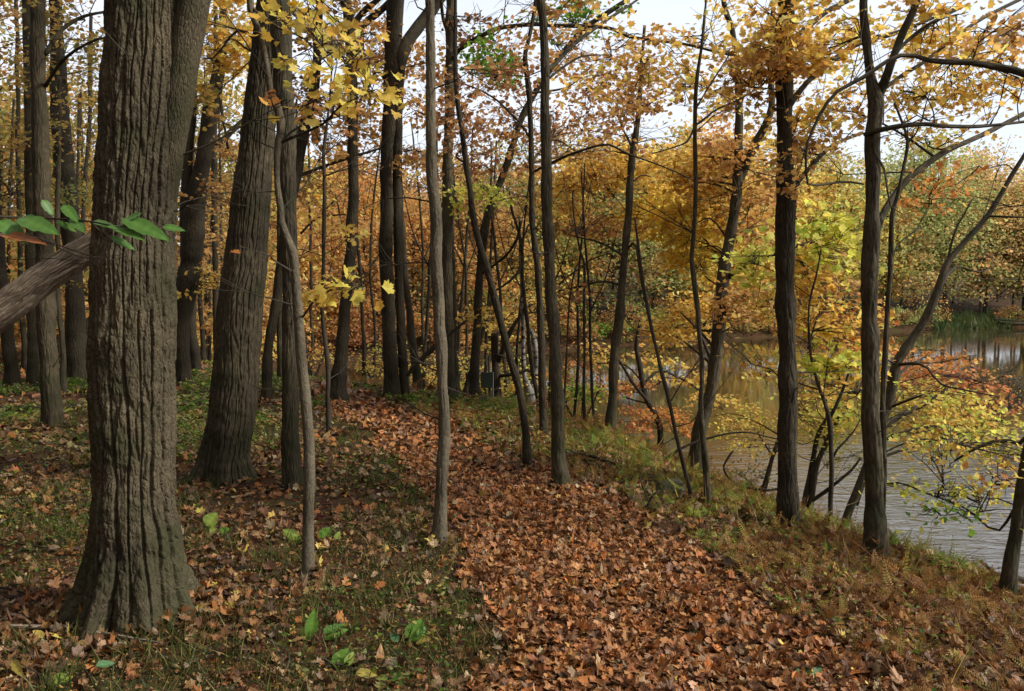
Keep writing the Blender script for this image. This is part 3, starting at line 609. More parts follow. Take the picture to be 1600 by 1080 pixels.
tree('maple_tree', 'right leaning grey-brown tree left of the S-curved trunk', [
    [(744, 636, 17), (741, 590, 15), (742, 550, 14), (746, 498, 13), (748, 437, 13), (755, 376, 13), (765, 330, 13), (775, 300, 12.5), (786, 272, 12), (804, 220, 11), (816, 183, 10), (835, 146, 9), (862, 107, 9), (890, 70, 8.5), (920, 40, 8), (960, 14, 7), (1010, -20, 6)],
    [(750, 430, 4), (790, 400, 4, -.3), (808, 372, 4, -.5), (815, 345, 3, -.6)]],
    [C(900, 25, 75, 26, 15, .085, 'green', 0, 1), C(880, 80, 55, 45, 10, .08, 'amber', 0, 1, 11), C(800, 160, 60, 50, 9, .085, 'rust', .5, 1.2), C(765, 302, 32, 14, 7, .085, 'lime', -.8, .5), C(720, 305, 20, 20, 3, .08, 'lime', -.6, .5)],
    bark=M_DARK, d=12.2)
tree('broken_tree', 'stout snapped trunk with a side bough, behind the dark sign', [
    [(776, 641, 16), (776, 615, 13), (776, 591, 13), (774, 554, 12), (773, 530, 11), (772, 521, 9)],
    [(778, 565, 8), (787, 545, 8, -.1), (793, 528, 8, -.1), (802, 510, 7, -.1), (812, 495, 5, -.1), (822, 478, 3, -.1)],
    [(780, 588, 6), (792, 586, 6, -.1), (811, 583, 5, -.1), (826, 578, 4, -.1), (842, 588, 3, -.1), (850, 570, 2, -.1)],
    [(780, 634, 6), (790, 626, 6, .1), (800, 619, 5, .2), (815, 612, 3, .3)]], [], d=13, bark=M_DARK)
tree('birch_tree', 'white birch with black patches at the top of the bank', [
    [(829, 645, 22), (827, 620, 17), (820, 590, 8), (818, 560, 7), (817, 520, 6.5), (816, 480, 6), (814, 420, 5), (812, 340, 4)],
    [(829, 618, 12), (836, 585, 9, .1), (838, 555, 9, .1), (833, 525, 8, .1), (829, 515, 6, .1)], [(812, 646, 7), (809, 630, 6), (806, 618, 4)]],
    [C(800, 590, 40, 40, 7, .08, 'gold', .6, .8), C(790, 520, 40, 40, 8, .085, 'gold', .8, .8)], d=13, bark=M_BIRCH, flare=.3)
tree('sapling', 'thin wavy dark stem between the birch and two upright trunks', [[(844, 645, 6), (839, 615, 6), (832, 575, 6), (827, 545, 6), (824, 500, 5.5), (818, 430, 5), (815, 380, 5), (808, 350, 4.5), (801, 330, 4), (796, 300, 3)], [(816, 376, 3), (822, 362, 2.5), (826, 350, 2)], [(816, 410, 4), (806, 430, 4, -.1), (786, 447, 3.5, -.2), (772, 455, 3, -.3)]], [], d=12, bark=M_DARK)
tree('maple_tree', 'slender dark tree just left of the straight brown trunk on the path edge', [
    [(850, 685, 13), (849, 640, 12), (847, 590, 11.5), (844, 513, 11), (840, 440, 11), (839, 422, 10.5), (834, 370, 10), (832, 330, 9.5), (831, 275, 9), (830, 214, 9), (826, 153, 8.5), (821, 110, 8), (820, 85, 7), (826, 61, 6.5), (834, 20, 6), (838, -40, 5)],
    [(827, 215, 4), (815, 195, 4, .2), (800, 180, 3.5, .3), (778, 158, 3, .4), (752, 142, 2.5, .5), (722, 130, 2, .6)],
    [(836, 268, 4), (846, 262, 4, -.1), (862, 255, 4, -.2), (890, 242, 4, -.3), (946, 226, 3.5, -.4), (980, 240, 3, -.5), (1040, 262, 2.5, -.6), (1090, 285, 2, -.6)]],
    [C(790, 110, 60, 60, 12, .07, 'rust', .5, 1), C(800, 220, 55, 60, 12, .07, 'rust+amber', .6, 1, 12, bare=5), C(880, 215, 60, 45, 10, .06, 'rust', .8, 1, 12, bare=6), C(950, 150, 75, 60, 15, .066, 'amber', .6, 1, 12), C(960, 240, 60, 25, 4, .06, 'gold+amber', .3, .7, 11)],
    bark=M_DARK, top=8, flare=.2)
tree('maple_tree', 'straight brown trunk standing on the right edge of the path', [
    [(876, 762, 30), (873, 720, 23), (871, 660, 21), (870, 635, 20), (866, 560, 18), (862, 483, 18), (856, 330, 17), (856, 275, 16.5), (852, 153, 15), (846, 40, 14), (845, 0, 14), (843, -70, 13)],
    [(853, 110, 7), (868, 100, 7, .2), (890, 75, 6.5, .4), (915, 55, 6, .6), (950, 30, 4.5, .8), (990, 4, 3.4, 1), (1040, -34, 2, 1.3)], [(855, 125, 4), (880, 105, 3.5, .2), (910, 88, 2.6, .3), (950, 86, 1.4, .4)]],
    [C(930, 100, 75, 55, 13, .066, 'gold+amber', .8, .9, 12), C(880, 20, 40, 30, 4, .075, 'amber', .5, .6), O(845, 7, 9, 2.4, 16, 'amber')], bark=M_BARK, amp=.004, sh=.022, sv=.1, top=10, flare=.28, fl=.12)

for q in ((600, 618, 14.6, .9, 'lime+gold', 'low yellow-green shrub at the foot of the twin stemmed tree'), (690, 612, 15.2, 1.2, 'gold', 'golden shrub behind the peeling pale trunk'), (745, 622, 14.4, 1.1, 'lime+gold', 'yellowish shrub behind the dark sign post'), (800, 628, 14.0, 1.2, 'lime', 'bright lime shrub between the snapped trunk and the birch'), (860, 612, 13.6, 1.0, 'orange+amber', 'orange shrub behind the straight brown trunk'), (478, 590, 17, 1.3, 'gold+orange', 'orange-gold shrub at the left of the path bend'), (650, 585, 17, 1.6, 'gold', 'taller golden bush at the water behind the twin stemmed tree'), (905, 640, 12.2, .8, 'green+lime', 'green leafy bush at the foot of the pencil thin bare sapling')):
    px, py, d, hh, pal, lab = q; b = at(px, 450, d); b[2] = float(H(b[0], b[1])); s_ = F / d; yb = 450 + (CAMZ - b[2]) * s_
    tree('shrub', lab, [[(px, yb, 5), (px + 6, yb - .4 * hh * s_, 4), (px - 4, yb - .8 * hh * s_, 2)], [(px + 3, yb, 4), (px + 20, yb - .35 * hh * s_, 3), (px + 34, yb - .75 * hh * s_, 2)], [(px - 3, yb, 4), (px - 22, yb - .4 * hh * s_, 3), (px - 36, yb - .7 * hh * s_, 2)]],
         [C(px, yb - .62 * hh * s_, 46, .42 * hh * s_, 16, .062, pal, 0, .5, 16, .22)], d=d, flare=0, bark=M_TWIG, cat='shrub')

for k, (px, yb, d, lean, w0) in enumerate([(570, 612, 14.5, -6, 7), (583, 600, 16, 4, 5), (662, 600, 15, 10, 6), (664, 590, 17, -8, 5), (716, 600, 15.5, 12, 6), (731, 608, 14.8, -10, 5), (757, 620, 14.2, 8, 6), (792, 622, 13.8, -14, 6), (806, 632, 13.2, 10, 5), (860, 640, 12.6, -4, 5), (895, 655, 11.5, 7, 5), (930, 668, 11.0, -9, 5)]):
    q = RS.normal(0, 3, 5)
    tree('sapling', 'one of the thin dark saplings crowding the top of the bank beyond the path bend', [[(px, yb, w0), (px + lean * .3 + q[0], yb - 90, w0 * .9), (px + lean * .8 + q[1], yb - 180, w0 * .8), (px + lean * 1.6 + q[2], yb - 280, w0 * .65), (px + lean * 2.2 + q[3], yb - 400, w0 * .4)], [(px + lean * .8 + q[1], yb - 180, w0 * .5), (px + lean * .8 + 24 * (1 if k % 2 else -1), yb - 235, w0 * .35, .2), (px + lean * .8 + 42 * (1 if k % 2 else -1), yb - 310, w0 * .2, .3)]],
         [C(px + lean, yb - 330, 45, 60, 5, .08, ['amber', 'rust', 'gold+amber'][k % 3], .2, .9, 12, bare=5)], d=d, bark=M_DARK, flare=.1, group='thin saplings beyond the path bend')
for k, (px, yb, d, lean, w0) in enumerate([(8, 575, 18, 3, 6), (62, 570, 20, -4, 5), (108, 566, 19, 5, 6), (132, 560, 22, -2, 6), (152, 556, 23, 3, 5), (328, 560, 21, 3, 5), (350, 556, 23, -3, 5), (398, 570, 19, 4, 6), (446, 575, 18, 6, 6), (488, 575, 18.5, -3, 5)]):
    q = RS.normal(0, 2, 5)
    tree('sapling', 'one of the thin dark stems standing far back among the yellow leaves on the left', [[(px, yb, w0), (px + lean + q[0], yb - 120, w0 * .9), (px + lean * 2 + q[1], yb - 260, w0 * .75), (px + lean * 3 + q[2], yb - 420, w0 * .55)]], [C(px + lean, yb - 260, 30, 70, 5, .085, ['amber', 'gold', 'dim'][k % 3], .2, .9, 12)], d=d, bark=M_DARK, flare=.1, group='thin stems far back on the left')

# --- bank and water's edge
tree('sapling', 'pencil thin bare sapling left of the tall leaning bank tree', [[(914, 678, 5), (913, 640, 4.5), (912, 544, 4.5), (912, 480, 4), (912, 416, 4), (905, 390, 3.5), (897, 340, 3), (895, 300, 2.5)], [(912, 416, 2.5), (925, 405, 2.2), (955, 395, 1.8)], [(912, 416, 2.5), (890, 430, 2.2), (873, 445, 2)], [(911, 416, 2.5), (900, 416, 2.2), (890, 470, 2.8), (886, 540, 3), (881, 640, 3.4)]],
     [C(910, 440, 50, 60, 6, .08, 'rust', .3, .8, 6, bare=5)], d=10.5, bark=M_TWIG, flare=.1)
tree('maple_tree', 'leaning bank tree in golden foliage left of the open water', [
    [(951, 682, 18), (953, 660, 16), (958, 600, 15), (962, 544, 14), (968, 490, 14), (971, 452, 13), (976, 391, 12), (981, 330, 12), (983, 299, 11.5), (988, 250, 10.5), (994, 214, 9.5), (999, 160, 8), (1003, 100, 6), (1008, 40, 5)],
    [(970, 445, 4), (940, 440, 3.5, .2), (905, 448, 3, .4), (872, 455, 2.5, .6)], [(974, 400, 3.5), (940, 380, 3, .2), (900, 370, 2.4, .4)], [(976, 395, 4), (992, 380, 4, -.1), (999, 420, 3.5, -.1), (1008, 470, 3, -.1), (1020, 520, 2.6, -.1)], [(990, 235, 4), (975, 205, 3.4, .2), (965, 180, 3, .3)]],
    [C(930, 270, 75, 38, 54, .085, 'gold', 2.2, 1.6), C(890, 300, 40, 50, 21, .085, 'gold', 2, 1.2), C(1010, 260, 55, 40, 32, .085, 'gold', 1.6, 1.3), C(1020, 330, 45, 35, 33, 0.094, 'yellow', 1.8, 1), C(950, 350, 55, 28, 16, .085, 'amber', 2.4, 1), C(980, 160, 45, 70, 17, .08, 'rust', .4, 1), C(900, 200, 50, 50, 13, .075, 'rust', 1, 1)],
    d=10.4, bark=M_BARK, flare=.25)
tree('sapling', 'thin straight bare stem slanting left above the bank ferns', [[(1086, 790, 8), (1078, 765, 7), (1071, 737, 6.5), (1060, 690, 6), (1040, 605, 6), (1027, 550, 5.5), (1013, 483, 5), (999, 391, 4), (992, 340, 3)]], [], bark=M_TWIG, flare=.1)
tree('maple_tree', 'slender tall tree crossing in front of the curved bank tree', [
    [(1107, 795, 12), (1105, 770, 10), (1100, 707, 9.5), (1097, 630, 9), (1099, 600, 8), (1098, 559, 8), (1093, 520, 8), (1089, 483, 8), (1081, 420, 8), (1080, 400, 7.5), (1085, 330, 7), (1086, 260, 7), (1086, 183, 6.5), (1088, 122, 5.5), (1095, 70, 4.5), (1100, 20, 4), (1104, -30, 3)],
    [(1088, 195, 4), (1102, 185, 3.8, .1), (1118, 172, 3.5, .2), (1150, 158, 3, .3), (1185, 138, 2.5, .4)], [(1087, 170, 3), (1105, 140, 2.6, .1), (1140, 85, 2, .2)], [(1084, 200, 3), (1075, 220, 3, -.1), (1060, 228, 2.4, -.2), (1020, 240, 2, -.3)]],
    [C(1070, 110, 65, 75, 14, .062, 'gold+amber', .6, .9, 11), C(1120, 40, 50, 40, 6, .055, 'gold+amber', .8, .7, 10), C(1020, 120, 50, 55, 9, .062, 'amber', .6, .8, 10), C(1130, 130, 35, 40, 4, .055, 'gold', .8, .7, 10)],
    bark=M_BARK, flare=.2, top=7)
tree('maple_tree', 'tall tree bowed from the foot of the bank, forking in orange leaves', [
    [(1084, 740, 27), (1088, 690, 22), (1096, 655, 20), (1104, 630, 20), (1112, 600, 20), (1120, 550, 20), (1126, 483, 19), (1131, 440, 19), (1136, 400, 18), (1146, 345, 17), (1153, 290, 16), (1155, 250, 13), (1155, 200, 12), (1153, 150, 11), (1151, 100, 10), (1145, 46, 9), (1134, 15, 8), (1128, -40, 7)],
    [(1153, 290, 14), (1162, 265, 14), (1172, 244, 14, -.1), (1184, 218, 13, -.1), (1197, 194, 12, -.2), (1206, 165, 10, -.2), (1205, 130, 9, -.2), (1206, 60, 8, -.2), (1210, -30, 6, -.2)],
    [(1137, 434, 9), (1148, 425, 8, -.1), (1165, 414, 7.5, -.2), (1188, 403, 7, -.3), (1213, 396, 6, -.4), (1260, 380, 4, -.5)]],
    [C(1110, 300, 55, 60, 48, .08, 'gold+amber', 1, 1.2), C(1150, 250, 50, 50, 29, .08, 'gold+amber', .4, 1), C(1070, 270, 45, 50, 27, .085, 'gold', 1.2, 1), C(1110, 400, 60, 50, 45, .08, 'yellow+gold', 1.2, 1), C(1070, 360, 40, 50, 43, 0.094, 'yellow', 1.6, 1), C(1090, 490, 55, 40, 32, .08, 'gold', 1.5, 1), C(1050, 520, 30, 30, 12, .08, 'gold', 1.2, .8), C(1165, 480, 40, 32, 20, .075, 'amber', -.4, .7),
     C(1180, 330, 35, 50, 16, .08, 'amber', .2, .8), C(1130, 150, 40, 50, 9, .075, 'amber', .3, .8)],
    d=9.6, bark=M_BARK, flare=.3, top=9)
tree('maple_tree', 'drooping golden bough tree low over the brown water', [
    [(1030, 665, 10), (1010, 620, 9), (1000, 570, 8), (995, 540, 7), (1000, 500, 5)],
    [(1005, 600, 5), (1030, 580, 4, .2), (1060, 590, 3.4, .3), (1085, 605, 2.5, .4), (1130, 640, 1.6, .5)], [(1015, 630, 6), (990, 600, 5, -.2), (972, 570, 4, -.3), (965, 560, 3, -.3)]],
    [C(1060, 590, 50, 22, 9, .085, 'gold', .4, .7, droop=.2), C(1020, 555, 28, 18, 4, .085, 'gold', .3, .6), C(990, 610, 40, 30, 6, .08, 'orange', 0, .7), C(950, 620, 45, 32, 7, .08, 'orange', .2, .7), C(1030, 650, 45, 30, 9, .08, 'orange', 0, .8), C(985, 675, 50, 26, 7, .075, 'red', -.4, .7), C(1110, 640, 40, 30, 4, .08, 'gold', .2, .7), C(915, 590, 35, 30, 4, .08, 'red', .6, .7), C(1075, 660, 40, 22, 5, .08, 'orange', .2, .6), C(930, 560, 40, 22, 4, .085, 'gold', .6, .7)],
    d=13, bark=M_DARK, flare=.1)
tree('maple_tree', 'black-brown trunk wrapped in gold leaves above, right half of the bank', [
    [(1229, 824, 38), (1230, 790, 33), (1230, 700, 31), (1230, 600, 30), (1228, 450, 30), (1227, 330, 29), (1226, 250, 26), (1227, 180, 25), (1227, 100, 24), (1229, 0, 23), (1230, -80, 22)],
    [(1234, 166, 10), (1244, 150, 10, .1), (1262, 128, 9, .2), (1282, 110, 9, .3), (1310, 88, 8.5, .4), (1337, 70, 8, .5), (1362, 60, 8, .5), (1389, 55, 7, .5), (1430, 40, 5, .6), (1500, 10, 4, .7)],
    [(1233, 75, 8), (1250, 52, 8, .1), (1270, 36, 8, .2), (1292, 18, 7.5, .3), (1331, -2, 7, .4), (1380, -30, 5, .5)],
    [(1236, 296, 9), (1248, 282, 9, .2), (1262, 266, 8, .3), (1280, 246, 7, .5), (1300, 228, 6, .7), (1320, 218, 5, .9), (1347, 208, 5, 1.1)],
    [(1225, 178, 6), (1215, 172, 6, .2), (1206, 168, 5, .4)]],
    [C(1225, 50, 42, 62, 22, .06, 'gold', -.1, .45), C(1205, 110, 40, 50, 12, .06, 'amber', -.1, .45), C(1270, 90, 45, 50, 11, .06, 'gold', .4, .5), C(1240, 190, 34, 40, 6, .06, 'gold', .1, .4), C(1225, 280, 22, 30, 4, .055, 'amber', -.1, .3), C(1290, 180, 40, 40, 6, .055, 'gold', .7, .5), C(1265, 230, 40, 30, 6, .055, 'amber', .6, .5), C(1175, 60, 45, 50, 6, .055, 'gold+amber', .4, .6, 12), C(1320, 120, 40, 50, 5, .055, 'gold', .8, .6), O(1230, 5.6, 7.6, 2.2, 8, 'gold', .09)],
    bark=M_DARK, amp=.006, sh=.024, sv=.13, top=9, flare=.3, fl=.1)
tree('maple_tree', 'grey trunk forking high into a Y against the sky, above open water', [
    [(1369, 874, 38), (1368, 840, 33), (1366, 760, 30), (1364, 700, 28), (1361, 640, 25), (1357, 483, 24), (1359, 330, 22), (1362, 275, 21), (1360, 214, 21), (1364, 165, 22), (1358, 130, 15), (1353, 92, 13), (1350, 40, 12), (1349, 0, 12), (1348, -90, 10)],
    [(1365, 172, 16), (1374, 148, 15), (1383, 126, 14, -.05), (1392, 100, 13, -.1), (1400, 78, 12, -.1), (1412, 48, 11, -.1), (1424, 24, 11, -.1), (1435, -4, 10, -.1), (1460, -80, 8, -.1)],
    [(1369, 364, 11), (1378, 338, 11, .1), (1398, 306, 10.5, .2), (1413, 286, 10, .3), (1430, 270, 10, .4), (1475, 238, 9, .6), (1510, 222, 8.5, .8), (1545, 206, 8, 1), (1600, 178, 7, 1.3), (1660, 150, 6, 1.6)],
    [(1352, 210, 8), (1368, 205, 8, -.1), (1390, 200, 8, -.1), (1414, 196, 8, -.1), (1445, 194, 7.5, -.1), (1475, 197, 7, 0), (1520, 198, 6, .1), (1570, 194, 5, .2), (1640, 185, 4, .3)],
    [(1372, 146, 7), (1390, 132, 7, .2), (1414, 115, 6.5, .3), (1444, 97, 6, .4), (1475, 72, 6, .5), (1530, 32, 5.5, .7), (1600, -4, 5, 1)],
    [(1396, 86, 6), (1420, 62, 6, .1), (1455, 36, 5, .2), (1510, 8, 4, .3)],
    [(1363, 205, 3.5), (1368, 240, 3.5, -.1), (1380, 260, 3.3, -.2), (1386, 290, 3, -.3), (1390, 320, 2.6, -.3), (1410, 335, 2, -.3)]],
    [C(1450, 70, 55, 30, 12, .06, 'gold', .5, .7, 12), C(1480, 130, 55, 30, 14, .055, 'gold', .6, .7, 12), C(1540, 75, 45, 30, 7, .06, 'amber', .8, .6, 12), C(1540, 150, 55, 30, 10, .05, 'gold', .9, .6, 12), C(1420, 170, 45, 30, 8, .05, 'gold', .4, .6, 12), C(1410, 30, 40, 30, 7, .06, 'gold', .2, .5, 12), C(1300, 70, 40, 40, 5, .055, 'gold', .4, .6, 10), C(1330, 160, 40, 40, 5, .05, 'amber', .6, .5, 10), C(1460, 205, 50, 20, 6, .05, 'gold', .6, .5, 10), C(1570, 120, 30, 20, 3, .06, 'amber', .3, .4, 10), O(1350, 5, 7.6, 2, 8, 'gold', .09)],
    bark=M_BARK, amp=.005, sh=.022, sv=.12, top=9, flare=.25, fl=.1)
tree('sapling', 'slim dark stem growing against the right side of the Y-forked trunk', [[(1381, 868, 11), (1381, 800, 9), (1380, 660, 9), (1383, 600, 9), (1386, 544, 9), (1391, 452, 8), (1393, 400, 8), (1395, 330, 7), (1398, 324, 6), (1408, 280, 5), (1419, 225, 5), (1410, 190, 4), (1398, 160, 3)], [(1418, 225, 3), (1436, 200, 2.6), (1446, 165, 2), (1455, 140, 1.6)], [(1396, 395, 3), (1410, 375, 2.6, .1), (1440, 355, 2, .2)]],
     [C(1440, 300, 40, 30, 4, .05, 'orange', .4, .5)], bark=M_BARK, flare=.1, d=5.15)
tree('maple_tree', 'mossy tree leaning right over the water from behind the Y-forked trunk', [
    [(1314, 850, 16), (1318, 830, 14), (1325, 800, 13.5), (1340, 765, 13), (1354, 728, 13), (1372, 680, 14), (1386, 640, 14), (1394, 605, 15), (1402, 567, 15), (1428, 527, 13), (1445, 500, 12.5), (1460, 467, 12), (1472, 435, 11), (1481, 412, 10.5), (1505, 382, 9), (1545, 336, 8), (1572, 290, 7), (1605, 235, 6), (1640, 170, 5)],
    [(1352, 735, 8), (1345, 765, 8, .1), (1338, 790, 7, .1)], [(1480, 412, 5), (1484, 392, 4.5), (1488, 375, 4), (1495, 355, 3.5), (1502, 343, 3), (1520, 310, 2)],
    [(1402, 570, 5), (1430, 568, 4.5, -.2), (1448, 574, 4, -.3), (1470, 600, 3.6, -.4), (1510, 610, 3, -.5), (1560, 620, 2, -.6)], [(1545, 338, 4), (1575, 339, 3.5, -.2), (1620, 340, 3, -.3)],
    [(1395, 635, 4), (1420, 625, 3.6, -.3), (1440, 618, 3, -.5)]],
    [C(1470, 590, 70, 24, 22, .056, 'red', 1.4, .8, 16, .28), C(1430, 560, 50, 30, 10, .056, 'orange', 1.2, .8, 16), C(1440, 618, 60, 24, 14, .05, 'gold+lime', .4, .8, 14), C(1500, 640, 60, 24, 15, .048, 'yellow+gold', .4, .8, 14), C(1550, 665, 50, 22, 11, .048, 'gold+lime', .2, .8, 13), C(1440, 668, 50, 20, 10, .048, 'yellow+gold', .4, .7, 13), C(1500, 690, 55, 20, 10, .048, 'gold', .2, .7, 13),
     C(1545, 630, 40, 16, 8, .056, 'red', 1, .6, 12), C(1500, 300, 60, 40, 4, .056, 'orange', .6, .7, 10), C(1550, 390, 40, 40, 3, .056, 'amber', .8, .6, 8)],
    d=7.4, bark=M_BARK, flare=.15, amp=0)
tree('sapling', 'slim sapling with lime and yellow leaves between the two large bank trunks', [
    [(1297, 848, 9), (1298, 800, 8.5), (1298, 753, 8), (1297, 700, 8), (1296, 661, 8), (1290, 635, 6), (1281, 610, 5), (1272, 580, 4.5), (1265, 540, 4), (1264, 480, 3.4), (1275, 430, 3), (1282, 390, 2.5)],
    [(1296, 655, 6), (1306, 635, 6), (1316, 612, 5), (1322, 595, 4), (1330, 570, 3)], [(1262, 545, 3), (1280, 492, 3, .1), (1310, 488, 2.6, .2), (1350, 495, 2.2, .3)], [(1299, 720, 4), (1310, 700, 3.6), (1330, 680, 3), (1345, 655, 2)]],
    [C(1285, 380, 34, 50, 16, 0.088, 'lime', .3, .4, 10), C(1265, 430, 30, 50, 12, 0.072, 'lime+gold', .3, .4, 12), C(1310, 440, 34, 40, 9, .06, 'amber', .5, .5, 12), C(1290, 500, 50, 35, 17, 0.066, 'lime+gold', .4, .5, 12), C(1270, 560, 45, 30, 12, 0.075, 'lime', .3, .5, 12), C(1180, 575, 50, 22, 8, .055, 'lime+gold', .3, .5, 10), C(1175, 410, 35, 30, 7, 0.081, 'lime', .5, .5, 10), C(1320, 590, 35, 45, 9, 0.066, 'lime+gold', .3, .4, 10), C(1200, 470, 40, 60, 8, .06, 'gold', .6, .5, 12), C(1330, 530, 34, 34, 6, .06, 'orange', .4, .4, 12)],
    d=6.4, bark=M_TWIG, flare=.1)
tree('shrub', 'bushy yellow-green shrub at the water behind the black-brown trunk', [
    [(1262, 790, 10), (1275, 740, 9), (1290, 700, 8), (1302, 670, 6), (1320, 640, 5)], [(1255, 792, 9), (1270, 720, 8, .1), (1278, 680, 7, .1), (1300, 640, 5, .2)], [(1258, 790, 7), (1290, 768, 6, -.1), (1300, 760, 5, -.2), (1330, 735, 4, -.2), (1345, 715, 3, -.2)], [(1190, 780, 9, .1), (1200, 740, 8, .1), (1215, 690, 6, .2), (1235, 650, 4, .2)]],
    [C(1180, 680, 45, 40, 16, 0.05, 'lime+yellow', .4, .7, 14), C(1265, 650, 40, 50, 18, 0.05, 'lime+yellow', .4, .7, 14), C(1290, 700, 40, 40, 7, .048, 'olive', .4, .6, 14), C(1180, 740, 30, 30, 6, .05, 'olive', .4, .6), C(1310, 640, 35, 40, 12, 0.077, 'lime+gold', .3, .6), C(1140, 650, 35, 25, 4, .05, 'gold', .6, .6)],
    d=9.2, bark=M_DARK, flare=.1, cat='shrub')
tree('maple_tree', 'olive trunk at the right picture edge leaning out over the shore', [
    [(1571, 938, 28), (1578, 900, 24), (1586, 850, 22), (1597, 780, 21), (1612, 700, 20), (1630, 600, 19), (1650, 450, 18), (1668, 300, 17), (1680, 150, 16), (1690, 0, 15), (1695, -120, 14)],
    [(1671, 200, 14), (1640, 140, 13, .0), (1600, 115, 12, .0), (1575, 108, 11, 0), (1551, 104, 10.5, 0), (1521, 98, 9.5, 0), (1490, 97, 9, 0), (1454, 95, 8, 0), (1429, 87, 7, 0), (1399, 89, 6, 0), (1365, 110, 6, 0), (1347, 122, 6, 0), (1307, 144, 5.5, 0), (1286, 171, 5, 0), (1273, 196, 5, 0), (1261, 226, 4.5, 0), (1259, 255, 4, 0), (1261, 282, 4, 0), (1266, 290, 3, 0), (1290, 288, 3.6, .1), (1320, 284, 3.4, .2), (1350, 288, 2.4, .2)],
    [(1625, 620, 8), (1600, 690, 7, .3), (1570, 688, 6, .3), (1530, 698, 5, .4), (1505, 712, 4, .4), (1492, 720, 3, .5)],
    [(1600, 770, 5), (1560, 830, 4, .2), (1530, 810, 4, .3), (1500, 790, 3.6, .4), (1440, 768, 3.4, .5), (1410, 755, 3, .6), (1385, 756, 2.6, .7)]],
    [C(1530, 690, 55, 20, 10, .046, 'gold+lime', .4, .6, 11, droop=.3), C(1575, 735, 32, 24, 6, .046, 'orange+gold', .4, .5, 11), C(1440, 762, 40, 9, 5, .05, 'lime', .6, .4, 8), C(1475, 796, 40, 11, 5, .05, 'green+lime', .5, .4, 8, droop=.3), C(1560, 780, 36, 26, 5, .046, 'lime+gold', .4, .4, 8, droop=.4), C(1450, 712, 42, 18, 7, .046, 'gold+lime', .6, .5, 11), C(1500, 760, 60, 40, 4, .046, 'yellow', .5, .5, 4, bare=5, droop=.5), C(1545, 60, 60, 30, 5, .05, 'amber', 0, .4, 10), O(1690, 5, 7.5, 2, 8, 'gold', .09)],
    bark=M_BARK, flare=.15, amp=.003, sh=.02, sv=.1, top=8, fl=.08)
tree('bare_shrub', 'leafless pale twiggy shrub in the water near the right edge', [[(1560, 672, 6), (1556, 645, 6), (1540, 610, 5), (1520, 575, 5), (1515, 555, 3)], [(1562, 660, 5), (1578, 635, 5), (1575, 605, 4), (1582, 575, 3)], [(1559, 655, 6), (1600, 615, 5, .2), (1640, 600, 4, .3)]],
    [C(1560, 600, 50, 30, 22, .06, 'red', 0, .8, 2, .4, bare=7), C(1600, 620, 40, 25, 22, 0.066, 'yellow', 0, .7, 3, .4, bare=6)], d=22, bark=M_PALE, flare=0, sink=.3, cat='shrub', twig=M_PALE)

# ------------------------------------------------------------------ the far shore and the wood at the back
def shore_depth(px):
    r = ray(px, 450); Y = np.arange(8, 200, .25); f = sdist(FARSH, r[0] * Y, Y)
    return float(Y[int(np.argmax(f > 0))])
def far_tree(g, x, y, h, r, pal, leaf=.2, n=2600, trunk=.13, low=.25, root=None, bare=8):
    z = float(H(x, y)); lean = RS.normal(0, .03, 2) * h
    P = np.array([(x, y, z - .3), (x + lean[0] * .4, y + lean[1] * .4, z + h * .45), (x + lean[0], y + lean[1], z + h * .92)])
    Ps, Rs = smooth(P, [trunk, trunk * .7, trunk * .15], 5)
    gt = g if root is None else G()
    tube(gt, Ps, Rs, 7, mat=1 if root is None else 0)
    k = max(8, int(n / 75))
    q = unit(RS.normal(size=(k, 3))) * RS.uniform(.1, 1, (k, 1)) ** (1 / 2.4) * [r, r, h * (1 - low) * .5]
    q[:, :2] *= (1 - .35 * np.clip(q[:, 2:3] / (h * .5), -.6, 1))
    c = q + [x + lean[0] * .6, y + lean[1] * .6, z + h * (low + (1 - low) * .5)]
    tw = []
    for i in range(0, k, 2):
        zz = z + (c[i, 2] - z) * RS.uniform(.55, .9); t = (zz - z) / h
        a = np.array([x + lean[0] * t, y + lean[1] * t, zz]); tw.append(np.array([a, a + (c[i] - a) * .5 + [0, 0, .1], c[i]]))
    for i in range(bare):
        t = RS.uniform(.3, .95); a = np.array([x + lean[0] * t, y + lean[1] * t, z + h * t]); dr = np.array([RS.normal(), RS.normal(), RS.uniform(.3, 1.2)]); dr = dr / np.linalg.norm(dr) * r * RS.uniform(.5, 1.1)
        tw.append(np.array([a, a + dr * .5, a + dr + [0, 0, .2]]))
    twigs(gt, np.array(tw), np.tile(np.array([.04, .025, .01]) * (trunk / .13), (len(tw), 1)), mat=1 if root is None else 0)
    m = n // k; s = r * .2
    P = np.repeat(c, m, 0) + RS.normal(size=(k * m, 3)) * [s * 1.25, s * 1.25, s * .62]
    P = P[P[:, 2] > z + .05]
    gl = g if root is None else G()
    colr = colours(pal, len(P), P * .6)
    cl = np.repeat(RS.uniform(.8, 1.2, (k, 1)), m, 0)[:len(P)]
    leaves(gl, P, RS.normal(0, .7, (len(P), 3)) + [0, 0, .9], leaf * RS.uniform(.55, 1.25, len(P)), np.clip(colr * cl, 0, .82), DIAM, None, .2, 0)
    if root is not None:
        gt.build('trunk', M_DARK, root); gl.build('crown', M_LEAF, root, smooth=False)
def far_thing(px, dd, top, r, pal, label, name='broadleaf_tree', low=.12, n=13000):
    d = shore_depth(px) + dd; p = at(px, 450, d); z = float(H(p[0], p[1])); h = at(px, top, d)[2] - z
    root = thing(name, label, 'tree', (p[0], p[1], z)); far_tree(None, p[0], p[1], h, r, pal, .25, n, .2, low, root, 2)
far_thing(1540, 5, 220, 5.5, 'peach', 'round orange-crowned tree on the far shore, beyond the bare twiggy shrub')
